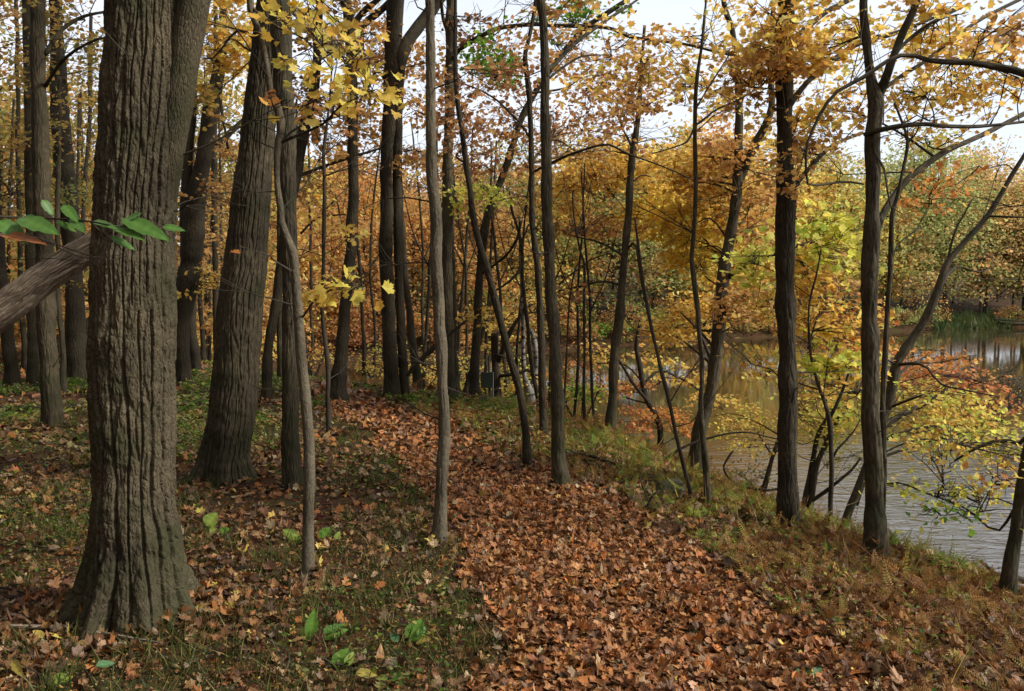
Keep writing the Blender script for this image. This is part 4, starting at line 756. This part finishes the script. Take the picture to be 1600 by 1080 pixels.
far_thing(1430, 6, 200, 6.0, 'sage', 'tall green-crowned tree on the far shore, the greenest crown there')
far_thing(1305, 6, 262, 5.0, 'sage+gold', 'yellow-green round-crowned tree on the far shore between the two large bank trunks')
far_thing(1600, 4, 268, 3.6, 'sage+peach', 'olive-gold tree on the far shore, cut by the right picture edge')
far_thing(1110, 6, 196, 5.5, 'peach+orange', 'tall orange-red topped tree on the far shore behind the slender tall tree')
g = G(); NT = [0]
zones = [(380, 600, ['orange+amber', 'amber', 'orange+gold', 'gold+olive', 'amber+gold'], 300), (600, 720, ['orange+amber', 'amber', 'olive+amber', 'rust+amber'], 280), (720, 870, ['amber+olive', 'rust+olive', 'olive+gold', 'olive', 'amber', 'rust'], 285), (870, 1090, ['amber+olive', 'olive+brown', 'sage', 'gold', 'rust+sage', 'gold+olive'], 262),
         (1090, 1270, ['sage+gold', 'gold', 'amber+sage', 'sage'], 262), (1270, 1400, ['sage+gold', 'amber+sage', 'gold'], 285), (1400, 1700, ['sage', 'rust+sage', 'peach+sage', 'sage+gold'], 290)]
for x0, x1, pals, top in zones:
    for row, (dd, k, dt) in enumerate([(2.5, 3.2, 60), (7, 3.4, 18), (14, 3.2, 0), (22, 3, -6)]):
        cnt = max(2, int((x1 - x0) / 100 * k * .62))
        for i in range(cnt):
            px = x0 + (i + RS.uniform(.1, .9)) * (x1 - x0) / cnt; d = shore_depth(px) + dd + RS.uniform(-1, 2.5); p = at(px, 450, d)
            z = float(H(p[0], p[1])); h = max(3.5, at(px, top - 26 + dt + RS.normal(0, 34), d)[2] - z)
            far_tree(g, p[0], p[1], h, RS.uniform(2.2, 3.6), pals[RS.randint(len(pals))], (.19 if d < 60 else .24) if row < 2 else .3, 3600 if row < 2 else 3000, .12, .1 if row == 0 else .22); NT[0] += 1
for px in np.arange(370, 1720, 13.0):            # low growth along the far waterline
    pz = [z for z in zones if z[0] <= px < z[1]] or [zones[-1] if px > 1000 else zones[0]]
    d = shore_depth(px) + RS.uniform(.3, 1.8); p = at(px, 450, d)
    if 1465 < px < 1575: continue
    pal = 'green+olive' if (900 < px < 1010 and RS.rand() < .5) else ['rust', 'brown+amber', pz[0][2][0], 'olive+brown'][RS.randint(4)]
    far_tree(g, p[0], p[1], RS.uniform(1.2, 3.4), RS.uniform(.9, 1.6), pal, .15, 420, .04, 0.0, None, 3)
tag(g.build('woodland', [M_LEAF, M_DARK], smooth=False), 'autumn wood in orange, gold and olive across the water', 'wood', kind='stuff')
g = G()
for i in range(32):                              # the wood behind the left-hand trunks
    px = RS.uniform(-160, 440); d = RS.uniform(19, 44); p = at(px, 450, d)
    far_tree(g, p[0], p[1], RS.uniform(7, 12.5), RS.uniform(1.8, 3.0), ['amber', 'dim', 'amber', 'gold+olive', 'dim'][RS.randint(5)], .135 if d < 30 else .17, 1500, RS.uniform(.05, .12), .3)
for i in range(75):
    px = RS.uniform(-160, 560); d = RS.uniform(17, 40) if px < 430 else RS.uniform(33, 42); p = at(px, 450, d)
    if float(H(p[0], p[1])) < LAKE + .1: continue
    far_tree(g, p[0], p[1], RS.uniform(1.8, 4.5), RS.uniform(1.0, 1.9), ['gold', 'amber', 'amber+orange', 'amber+olive'][RS.randint(4)], .12 if d < 28 else .15, 750, .03, .08, None, 4)
tag(g.build('woodland', [M_LEAF, M_DARK], smooth=False), 'yellow-leaved wood behind the trunks on the left', 'wood', kind='stuff')
g = G()                                          # unseen wood to the left and behind, added to block low sky light
n_ = 0
while n_ < 110:
    x, y = RS.uniform(-34, 5), RS.uniform(-24, 22)
    if x > -5 - max(0, .78 * y) - .6 * (y > 0) and y > -5: continue
    if x > -3 and y > -7: continue
    far_tree(g, x, y, RS.uniform(9, 14), RS.uniform(2.4, 3.6), ['dim', 'olive', 'amber', 'dim'][RS.randint(4)], .36, 1700, .14, .08, None, 3); n_ += 1
tag(g.build('woodland', [M_LEAF, M_DARK], smooth=False), 'unseen dense autumn wood left and behind, added to block sky light', 'wood', kind='stuff')
# reeds and driftwood on the far shore at the right
g = G(); M = 1500; px = RS.uniform(1462, 1585, M); P = np.array([(lambda d, q: (at(q, 450, d)[0], d, 0))(shore_depth(q) + RS.uniform(-.6, 4.5), q) for q in px]); P[:, 2] = np.maximum(H(P[:, 0], P[:, 1]), LAKE)
BLADE = (np.array([(-.05, 0), (.05, 0), (-.035, .5), (.035, .5), (0, 1)]), np.array([(0, 1, 2), (1, 3, 2), (2, 3, 4)]))
a = RS.uniform(0, 2 * pi, M); leaves(g, P, np.stack([np.cos(a), np.sin(a), np.zeros(M)], 1), RS.uniform(.25, 1.15, M) * (.6 + .6 * np.abs(noise(P[:, 0] * .8, P[:, 1] * .8))), colours('reed', M) * .5, (BLADE[0] * [[1.6, 1]], BLADE[1]), np.tile([[0, 0, 1.]], (M, 1)) + RS.normal(0, .35, (M, 3)), .15)
tag(g.build('reeds', M_GRASS, smooth=False), 'green reeds on the far shore at the right', 'reeds', kind='stuff')

# ------------------------------------------------------------------ fallen wood
def wood(name, label, cat, paths, bark=None, d=None, lift=0, segs=10, leafy=None, amp=0):
    bark = bark or M_DARK; root = None
    for i, st in enumerate(paths):
        P = []; R = []
        for q in st:
            if d is None: b = ground(*q[:2]); r = .5 * q[2] * b[1] / F; P.append(b + [0, 0, r * .6 + lift])
            else: P.append(at(q[0], q[1], d + (q[3] if len(q) > 3 else 0))); r = .5 * q[2] * d / F
            R.append(r)
        if root is None: root = thing(name, label, cat, P[0])
        Ps, Rs = smooth(np.array(P), np.array(R), 8); Ps, Rs = resample(Ps, Rs, .04)
        gg = G(); tube(gg, Ps, Rs, segs if not amp else 64, disp=bark_disp(.04, .3, amp, 31 + i)); gg.build('trunk' if i == 0 else 'limb', bark, root)
    return root
wood('leaning_log', 'thick barkless dead log slanting up from the left edge to the massive trunk', 'log',
     [[(-560, 880, 60), (-400, 768, 58), (-150, 594, 55), (0, 487, 51), (72, 432, 46), (143, 386, 41), (190, 354, 39), (240, 320, 34)]], M_WOOD, d=4.72, amp=.013)
wood('fallen_branch', 'dark dead branch slanting up from the foot of the twin stemmed tree', 'branch', [[(636, 588, 6), (645, 575, 7), (660, 560, 8), (681, 541, 8), (705, 520, 6), (730, 500, 4)]], d=11.3)
wood('fallen_log', 'long dark rotten log lying across the forest floor on the left', 'log', [[(-60, 646, 12), (20, 644, 13), (130, 640, 12), (230, 637, 12), (335, 634, 9)]])
wood('fallen_log', 'short rotten log half buried in the bank ferns', 'log', [[(1118, 812, 10), (1150, 826, 14), (1180, 838, 13), (1207, 850, 8)]], M_BARK)
wood('fallen_log', 'dark wet log lying on the bank beside the straight brown trunk', 'log', [[(903, 698, 8), (920, 708, 11), (945, 724, 10), (958, 734, 6)]], M_DARK)
wood('fallen_branch', 'thin dead branch lying down the bank through the green ferns', 'branch', [[(880, 712, 4), (920, 722, 5), (970, 738, 5), (1005, 752, 4), (1040, 772, 3)]], M_TWIG, lift=.05)
wood('fallen_branch', 'forked dead twig standing up out of the bank ferns', 'branch', [[(1007, 805, 4), (1014, 785, 4), (1022, 772, 3.6), (1032, 766, 2.4)], [(1014, 785, 3), (1006, 765, 2.6), (999, 745, 1.6)]], M_DARK, d=float(ground(1007, 805)[1]))
wood('fallen_branch', 'dark arching branch reaching out over the brown water from the bank', 'branch', [[(1038, 720, 5), (1060, 703, 4.6), (1090, 690, 4), (1135, 678, 3.6), (1170, 676, 3), (1205, 684, 2.4), (1240, 690, 1.6)]], M_DARK, d=8.6)
wood('fallen_branch', 'knobbly hooked dead branch between the curved tree and the black-brown trunk', 'branch', [[(1105, 745, 2.4), (1130, 752, 3.6), (1160, 760, 3.6), (1200, 766, 4.2), (1232, 760, 4.2)], [(1160, 760, 3.0), (1142, 750, 3.0), (1133, 738, 3.0), (1131, 728, 3.0), (1140, 712, 4.2), (1146, 704, 3.0)], [(1138, 750, 1.8), (1134, 770, 1.8), (1128, 785, 1.2)]], M_DARK, d=7.9)
wood('driftwood', 'black wet log at the water edge beside the right edge trunk', 'driftwood', [[(1455, 889, 6), (1490, 896, 12), (1530, 900, 14), (1570, 902, 14), (1640, 915, 10)], [(1492, 895, 6), (1500, 885, 7), (1510, 884, 2)], [(1558, 900, 7), (1545, 888, 6), (1532, 877, 5)]], M_DARK, d=9.6)
wood('driftwood', 'dark driftwood tangle on the far shore below the orange tree', 'driftwood', [[(1560, 503, 3), (1580, 505, 5), (1620, 507, 5)], [(1552, 498, 2), (1590, 501, 2), (1640, 505, 3)], [(1585, 505, 2), (1592, 495, 2), (1600, 490, 1)]], M_BARK, d=shore_depth(1580) - .3)
wood('fallen_branch', 'pale bare stick lying before the foot of the massive trunk', 'stick', [[(-20, 989, 6), (60, 992, 7), (110, 995, 7), (170, 1004, 6), (215, 1012, 5), (252, 1018, 3)], [(85, 993, 4), (62, 984, 3), (55, 978, 2)]], M_WOOD, lift=.03)
wood('fallen_branch', 'dark thin twig lying on the leaves at the left edge', 'stick', [[(-10, 928, 4), (20, 932, 4), (48, 940, 3)], [(0, 850, 3), (30, 860, 3), (78, 866, 2)]], M_DARK, lift=.03)
wood('fallen_branch', 'short broken twig on the grass below the crooked pale sapling', 'stick', [[(465, 1050, 3), (520, 1050, 3), (560, 1058, 2)]], M_TWIG, lift=.03)
wood('fallen_branch', 'dark root-like branch in the leaves right of the massive trunk', 'branch', [[(318, 893, 7), (345, 890, 9), (375, 891, 8), (410, 893, 5)]], M_DARK)
r_ = thing('mossy_stump', 'low mossy rotten stump among green ferns on the bank', 'stump', ground(1062, 775))
p = np.array(r_.location); gg = G(); Ps, Rs = resample(np.array([p + [-.14, 0, -.15], p + [-.04, .02, .03], p + [.03, .04, .09]]), np.array([.13, .09, .03]), .02); tube(gg, Ps, Rs, 40, disp=bark_disp(.05, .08, .03, 77, .4)); gg.build('stump_body', barkmat('mossy_wood', (.03, .026, .016), (.09, .078, .045), moss=(.05, .06, .02)), r_)
# post with a dark board
pd = 12.6; b = at(765, 655, pd); b[2] = H(b[0], b[1])
r_ = thing('sign_post', 'dark green sign board on a thin post beside the snapped trunk', 'sign', b)
gg = G(); tube(gg, np.array([b - [0, 0, .2], [b[0], pd, at(765, 600, pd)[2]], [b[0] - .01, pd, at(764, 556, pd)[2]]]), np.array([.022, .02, .02]), 10); gg.build('post', plain('post_metal', (.02, .022, .018), .5), r_)
def box(gg, c, s, bev=.006):
    c = np.array(c); sx, sy, sz = np.array(s) / 2; V = []
    for y, k in ((-sy, bev), (-sy + bev, 0), (sy - bev, 0), (sy, bev)):
        V += [(-sx + k, y, -sz + k), (sx - k, y, -sz + k), (sx - k, y, sz - k), (-sx + k, y, sz - k)]
    f = [(0, 1, 2, 3), (15, 14, 13, 12)] + [(4 * i + (j + 1) % 4, 4 * i + j, 4 * i + 4 + j, 4 * i + 4 + (j + 1) % 4) for i in range(3) for j in range(4)]
    gg.add(np.array(V) + c, [f])
gg = G(); box(gg, at(761, 594, pd - .035), (.19, .022, .24)); gg.build('board', plain('sign_green', (.018, .03, .02), .45), r_, smooth=False)
gg = G(); box(gg, at(770.6, 600, pd - .02), (.012, .02, .36)); gg.build('bracket', plain('sign_edge', (.22, .24, .22), .5), r_, smooth=False)

# ------------------------------------------------------------------ broad-leaved plants and the green twig
def bigleaf(gg, base, tip, width, N, col, droop=.12, fold=.25):
    base = np.array(base, float); tip = np.array(tip, float); ax = tip - base; L = np.linalg.norm(ax); t = ax / L; N = np.array(N, float); N = unit(N - t * N.dot(t)); b = np.cross(t, N)
    K = 13; u = np.linspace(0, 1, K); wv = width * .5 * np.sin(pi * u ** .8) ** .75 * (1 - .25 * u); wv[0] = width * .03; wv[-1] = width * .004
    V = []
    for i in range(K):
        z = -droop * L * (u[i] - .35) ** 2 + .01 * L * sin(9 * u[i])
        for q in (-1, -.5, 0, .5, 1):
            V.append(base + t * L * u[i] + b * q * wv[i] * (1 + .05 * sin(31 * u[i] + q * 3)) + N * (z + fold * abs(q) * wv[i] + .035 * width * sin(24 * u[i] + abs(q) * 4) * abs(q)))
    f = [(5 * i + j, 5 * i + j + 1, 5 * i + j + 6, 5 * i + j + 5) for i in range(K - 1) for j in range(4)]
    c = np.tile(np.array(col), (K * 5, 1)) * (1 + .10 * np.sin(np.repeat(u, 5) * 40 + np.tile([3, 1.5, 0, 1.5, 3], K)))[:, None]; c[2::5] *= 1.35
    gg.add(np.array(V), [f], 0, None, np.clip(c, 0, .8))
def plant(px, py, label, lv, name='broad_leaved_plant'):
    b = ground(px, py); r = thing(name, label, 'plant', b); d = b[1]; gs = G()
    for (bx, by, tx, ty, wpx, dt, N, col) in lv:
        p0 = at(bx, by, d); p0[2] = max(p0[2], H(p0[0], p0[1]) + .012); p1 = at(tx, ty, d + dt); p1[2] = max(p1[2], H(p1[0], p1[1]) + .035)
        gg = G(); bigleaf(gg, p0, p1, wpx * d / F, N, col); gg.build('leaf', M_GREEN, r)
        twigs(gs, np.array([[b - [0, 0, .03], b * .5 + p0 * .5 + [0, 0, .005], p0]]), np.array([[.004, .0035, .003]]))
    gs.build('stem', M_TWIG, r)
M_GREEN = leafmat('green_leaf', .38, .45, .35)
GR, LI, YE, DG, BG = (.13, .26, .04), (.27, .36, .07), (.46, .38, .09), (.085, .18, .035), (.10, .21, .09)
plant(487, 1003, 'green plant with one tall upright leaf on the grass below the crooked sapling', [(484, 1000, 492, 950, 24, .03, (.1, -1, .3), GR), (482, 1000, 470, 980, 18, .02, (-.3, -1, .4), LI), (500, 1004, 545, 992, 24, .05, (0, -.5, 1), GR), (505, 990, 538, 974, 20, .1, (0, -.5, 1), DG)])
plant(645, 1008, 'broad tilted green leaf with a yellow one, left of the path foreground', [(640, 1006, 660, 966, 36, .06, (-.4, -1, .4), GR), (650, 1002, 674, 1010, 20, -.04, (0, -.5, 1), YE), (655, 1000, 664, 978, 22, .05, (.5, -1, .4), DG), (622, 1002, 610, 992, 16, .03, (0, -.7, 1), BG)])
plant(530, 1050, 'rounded glossy green leaf with yellowing edge, lowest in the grass', [(524, 1046, 546, 1012, 34, .05, (-.3, -1, .7), GR), (540, 1040, 553, 1018, 16, .03, (.4, -1, .7), LI)])
plant(578, 1066, 'long yellowing curled leaf plant at the bottom of the photo', [(556, 1050, 590, 1056, 18, -.02, (0, -.6, 1), YE), (590, 1058, 606, 1084, 16, -.06, (.2, -.6, 1), LI), (612, 1064, 630, 1088, 22, -.05, (0, -.6, 1), GR)])
plant(330, 836, 'two pale round leaves on stalks between the two thickest trunks', [(322, 822, 340, 801, 27, .04, (.1, -1, .5), LI), (322, 856, 338, 836, 24, .02, (-.2, -1, .6), LI), (342, 846, 360, 838, 18, .04, (0, -.6, 1), GR)])
plant(512, 850, 'pale green leaf cluster just right of the crooked pale sapling foot', [(500, 846, 516, 823, 24, .04, (-.1, -1, .6), GR), (524, 848, 531, 830, 12, .02, (.6, -1, .4), LI), (466, 838, 440, 826, 14, .1, (0, -.7, 1), LI), (470, 862, 442, 848, 22, .1, (0, -.7, 1), LI)])
plant(1242, 960, 'blue-green leafy plant in rusty ferns right of the path', [(1240, 958, 1256, 938, 18, .05, (.2, -1, .7), GR), (1238, 958, 1228, 928, 16, .06, (-.3, -1, .7), GR), (1240, 962, 1252, 956, 18, -.03, (.2, -.7, 1), BG), (1236, 964, 1234, 978, 16, -.06, (0, -.7, 1), DG), (1228, 950, 1212, 926, 14, .08, (0, -.7, 1), GR)])
plant(1290, 872, 'single upright pale leaf among the ferns left of the Y-forked trunk', [(1290, 868, 1290, 844, 11, .0, (.5, -1, .2), LI), (1275, 880, 1290, 898, 12, -.05, (.2, -.7, 1), YE)])
plant(92, 1074, 'lime green round leaf at the bottom left corner', [(80, 1078, 112, 1070, 30, .02, (0, -.7, 1), LI), (20, 1030, 36, 1058, 18, -.03, (-.4, -1, .5), YE), (150, 1040, 180, 1036, 18, .05, (0, -.6, 1), BG)])
plant(1270, 1062, 'small blue-green leaves at the bottom edge right of the path', [(1262, 1068, 1240, 1056, 18, .03, (0, -.7, 1), BG), (1270, 1070, 1284, 1052, 16, .03, (0, -.7, 1), BG), (1256, 1078, 1270, 1080, 14, -.02, (0, -.6, 1), GR)])
td = 2.1; r_ = thing('leafy_twig', 'green-leaved twig hanging across the massive trunk from the left edge', 'twig', at(-120, 350, td)); gs = G()
for pts, w0 in (([(-120, 330), (-40, 336), (30, 340), (90, 342), (140, 346), (185, 354), (230, 352), (258, 354)], .0035), ([(140, 346), (158, 362), (175, 372)], .002), ([(-40, 336), (60, 372), (160, 405), (200, 400)], .0018), ([(60, 372), (120, 400), (150, 402), (195, 398)], .0014), ([(-100, 360), (0, 402), (80, 404), (150, 410)], .0015)):
    Ps, Rs = smooth(np.array([at(a, b_, td + .04 * sin(a * .03)) for a, b_ in pts]), np.linspace(w0, w0 * .5, len(pts)), 5); tube(gs, Ps, Rs, 6)
gs.build('twig_stem', M_TWIG, r_)
for (bx, by, tx, ty, w_, cc) in [(28, 340, 92, 364, 26, 0), (88, 346, 120, 362, 13, 0), (112, 340, 132, 362, 14, 0), (143, 345, 184, 356, 12, 0), (172, 352, 228, 374, 18, 0), (190, 340, 266, 374, 24, 0), (200, 344, 222, 332, 14, 0), (254, 354, 290, 360, 12, 0), (172, 370, 212, 390, 14, 0), (-4, 344, 44, 380, 24, 0), (66, 312, 84, 338, 12, 0), (98, 320, 122, 346, 14, 0), (-60, 340, -8, 356, 22, 0), (-6, 364, 72, 378, 20, 1)]:
    gg = G(); bigleaf(gg, at(bx, by, td), at(tx, ty, td - RS.uniform(-.02, .08)), w_ * td / F * 1.4, (RS.normal(0, .2), -.75 + RS.normal(0, .2), 1), [(.085, .185, .035), (.38, .13, .045)][cc], .15, .15); gg.build('leaf', M_GREEN, r_)

# ------------------------------------------------------------------ forest floor
PY = np.array([1.0, 2, 3.3, 4.7, 7.3, 9.2, 10.5, 13.2, 15]); PL = np.array([.3, .1, -.08, -.2, -.9, -1.6, -2.3, -3.2, -4.0]); PR = np.array([1.9, 1.6, 1.36, 1.2, .28, -.6, -1.3, -2.6, -3.4])
def onpath(x, y):
    l, r = np.interp(y, PY, PL), np.interp(y, PY, PR); wob = .14 * noise(x * 2.2, y * 2.2, k=4)
    return sstep(-.18, .12, x - l + wob) * (1 - sstep(-.12, .2, x - r + wob)) * (y < 14.5)
def scatter(y0, y1, dens, hw=.76):
    n = int(dens * hw * (y1 ** 2 - y0 ** 2)); y = np.sqrt(RS.uniform(y0 ** 2, y1 ** 2, n)); x = y * RS.uniform(-hw, hw, n); return x, y
def gnorm(x, y, e=.05):
    return unit(np.stack([-(H(x + e, y) - H(x - e, y)) / (2 * e), -(H(x, y + e) - H(x, y - e)) / (2 * e), np.ones_like(x)], 1))
def bankness(x, y):
    return -sdist(BRINK, x, y)
g = G()
for y0, y1, dn, tm, sz in [(1.6, 3.6, 2300, MAPLE, .031), (3.6, 5.5, 2100, MAPLE, .032), (5.5, 8, 1400, STAR, .037), (8, 12, 560, LOBE3, .05), (12, 19, 130, LOBE3, .085), (19, 34, 45, DIAM, .12)]:
    x, y = scatter(y0, y1, dn); z = H(x, y); p = onpath(x, y); s = bankness(x, y)
    patch = fbm(x * 1.3, y * 1.3, o=3, k=2)
    keep = RS.rand(len(x)) < np.where(p > .5, 1, np.where(x > np.interp(y, PY, PR), .48 + .3 * (patch > 0), np.clip(.20 + .55 * patch, .06, .5)))
    keep &= z > LAKE - .02
    x, y, z, p = x[keep], y[keep], z[keep], p[keep]; M = len(x)
    N = gnorm(x, y) + RS.normal(0, .30, (M, 3)) * [1, 1, .3]
    c = np.where((p > .5)[:, None], colours('litter', M), colours('dull', M))
    P = np.stack([x, y, z + RS.uniform(.004, .04, M)], 1)
    kind = RS.rand(M); S_ = sz * RS.uniform(.5, 1.35, M) * np.where(p > .5, 1.0, 1.25); T_ = RS.normal(size=(M, 3))
    for m_, tt, cu in ((kind < .55, tm, .4), ((kind >= .55) & (kind < .82), tm, .6), (kind >= .82, OVAL if sz < .06 else tm, .5)):
        leaves(g, P[m_], N[m_], S_[m_], c[m_], tt, T_[m_], cu)
for rt, r0, d0 in TREES:                         # leaves drifted against the feet of the trunks
    if d0 > 13: continue
    M = int(40 + 400 * r0); th = RS.uniform(0, 2 * pi, M); rr = r0 * 1.05 + np.abs(RS.normal(0, .10 + r0 * .5, M)); x = rt.location[0] + rr * np.cos(th); y = rt.location[1] + rr * np.sin(th); z = H(x, y)
    keep = z > LAKE; x, y, z, rr = x[keep], y[keep], z[keep], rr[keep]; M = len(x)
    if M: leaves(g, np.stack([x, y, z + .01 + RS.uniform(0, .07, M) * np.exp(-(rr - r0) / .1)], 1), RS.normal(0, .5, (M, 3)) + [0, -.2, 1], .042 * RS.uniform(.5, 1.3, M), colours('dull', M), MAPLE if d0 < 6 else STAR, RS.normal(size=(M, 3)), .5)
for y0, y1, dn in ((1.6, 3.5, 2600), (3.5, 6, 1500)):      # crumbs of broken leaf
    x, y = scatter(y0, y1, dn); M = len(x)
    leaves(g, np.stack([x, y, H(x, y) + RS.uniform(.004, .03, M)], 1), RS.normal(0, .5, (M, 3)) + [0, 0, 1], RS.uniform(.006, .018, M), colours('dull', M) * .9, DIAM, RS.normal(size=(M, 3)), .6)
tag(g.build('fallen_leaves', M_LITTER, smooth=False), 'brown maple leaves covering the path and forest floor', 'leaves', kind='stuff')
# bracken and ferns over the bank
fv = [(-.012, 0), (.012, 0), (.004, 1), (-.004, 1)]; ff = [(0, 1, 2), (0, 2, 3)]
for i in range(9):
    t = .14 + .82 * i / 8; l = .30 * (1 - t) ** .7 + .035; wd = .045
    for sgn in (-1, 1):
        k = len(fv); fv += [(0, t), (sgn * l * .5, t + wd + l * .12), (sgn * l, t + l * .35), (sgn * l * .5, t - wd * .5 + l * .12)]
        ff += [(k, k + 2, k + 1), (k, k + 3, k + 2)] if sgn > 0 else [(k, k + 1, k + 2), (k, k + 2, k + 3)]
FROND = (np.array(fv), np.array(ff))
g = G()
for y0, y1, dn, sz in [(1.6, 4, 1050, .10), (4, 7, 760, .11), (7, 11, 300, .15), (11, 18, 70, .25)]:
    x, y = scatter(y0, y1, dn); z = H(x, y); p = onpath(x, y); s = bankness(x, y); r = np.interp(y, PY, PR)
    patch = fbm(x * .9 + 3, y * .9, o=3, k=8)
    keep = (p < .3) & (x > r) & (s < 4.2) & (z > LAKE + .05) & (RS.rand(len(x)) < np.clip(.62 + .9 * patch + .3 * sstep(-1.4, -.3, s), .12, 1) * sstep(0, .3, x - r + .15))
    x, y, z = x[keep], y[keep], z[keep]; M = len(x); q = fbm(x * .8 + 9, y * .8, o=3, k=12) + RS.normal(0, .09, M)
    mid = np.exp(-((y - 7.2) / 2.2) ** 2) * .12
    c = np.where((q + mid > .16)[:, None], colours('fernlime', M), colours('fern', M))
    T = np.stack([RS.normal(0, 1, M), RS.normal(0, 1, M), RS.uniform(0, .75, M)], 1)
    leaves(g, np.stack([x, y, z + RS.uniform(-.01, .12, M) * RS.rand(M) + .22 * np.clip(fbm(x * 1.9, y * 1.9, o=2, k=44), 0, 1) * RS.rand(M)], 1), RS.normal(0, .5, (M, 3)) + [0, -.2, 1], sz * RS.uniform(.4, 1.15, M), c, FROND, T, .6)
for y0, y1, dn in ((1.8, 5, 70), (5, 9, 50), (9, 15, 20)):     # dry stems among the ferns
    x, y = scatter(y0, y1, dn); r = np.interp(y, PY, PR); z = H(x, y); keep = (x > r + .1) & (z > LAKE + .05) & (bankness(x, y) < 4); x, y, z = x[keep], y[keep], z[keep]; M = len(x)
    a_ = RS.uniform(0, 2 * pi, M); leaves(g, np.stack([x, y, z], 1), np.stack([np.cos(a_), np.sin(a_), np.full(M, .2)], 1), RS.uniform(.08, .34, M), colours('dull', M), (BLADE[0] * [[.28, 1]], BLADE[1]), np.stack([RS.normal(0, .8, M), RS.normal(0, .8, M), np.ones(M)], 1), .5)
tag(g.build('bank_ferns', M_FERN, smooth=False), 'rusty and lime bracken ferns along the bank', 'ferns', kind='stuff')
# grass
g = G()
for y0, y1, dn, sz in [(1.8, 4.2, 180, .095), (4.2, 7, 120, .095), (7, 12, 48, .11)]:
    x, y = scatter(y0, y1, dn); p = onpath(x, y); l = np.interp(y, PY, PL); patch = fbm(x * 1.1 + 20, y * 1.1, o=3, k=21)
    edge = np.exp(-((x - l + .12) / .16) ** 2)
    keep = (p < .4) & (x < l + .3) & (RS.rand(len(x)) < np.clip(.34 + 1.6 * patch + .9 * edge, 0, 1))
    x, y = x[keep], y[keep]; k = 12
    x = np.repeat(x, k) + RS.normal(0, .035, len(x) * k); y = np.repeat(y, k) + RS.normal(0, .035, len(y) * k); M = len(x); z = H(x, y)
    a = RS.uniform(0, 2 * pi, M); T = np.stack([RS.normal(0, .55, M), RS.normal(0, .55, M), np.ones(M)], 1)
    leaves(g, np.stack([x, y, z - .005], 1), np.stack([np.cos(a), np.sin(a), np.full(M, .3)], 1), sz * RS.uniform(.5, 1.4, M), colours('grass', M), (BLADE[0] * [[.55, 1]], BLADE[1]), T, .45)
tag(g.build('grass', M_GRASS, smooth=False), 'short dark green grass left of the path', 'grass', kind='stuff')
# low green and yellow seedlings on the woodland floor and bank
g = G()
for y0, y1, dn, sz, sp in [(2.5, 6, 85, .018, .06), (6, 10, 95, .024, .08), (10, 18, 50, .045, .12)]:
    x, y = scatter(y0, y1, dn); p = onpath(x, y); s = bankness(x, y); patch = fbm(x * .6 + 31, y * .6, o=3, k=33); r = np.interp(y, PY, PR)
    keep = (p < .3) & (s < 3.5) & (RS.rand(len(x)) < np.clip(.2 + 1.6 * patch + .25 * (y > 8) * (x < -2) + .3 * ((x > r) & (x < r + .8)), 0, 1)) & (H(x, y) > LAKE + .1)
    x, y = x[keep], y[keep]; k = 10
    x = np.repeat(x, k) + RS.normal(0, sp, len(x) * k); y = np.repeat(y, k) + RS.normal(0, sp, len(y) * k); M = len(x); z = H(x, y) + RS.uniform(.01, .11, M)
    q = np.repeat(RS.rand(M // k), k)
    c = np.where((q < .6)[:, None], colours('green', M) * .55, np.where((q < .85)[:, None], colours('sage', M) * .75, colours('lime', M) * .6))
    leaves(g, np.stack([x, y, z], 1), RS.normal(0, .45, (M, 3)) + [0, 0, 1], sz * RS.uniform(.5, 1.5, M), c, OVAL, None, .25)
tag(g.build('seedling_leaves', M_LEAF, smooth=False), 'small green and yellow seedlings on the forest floor', 'undergrowth', kind='stuff')
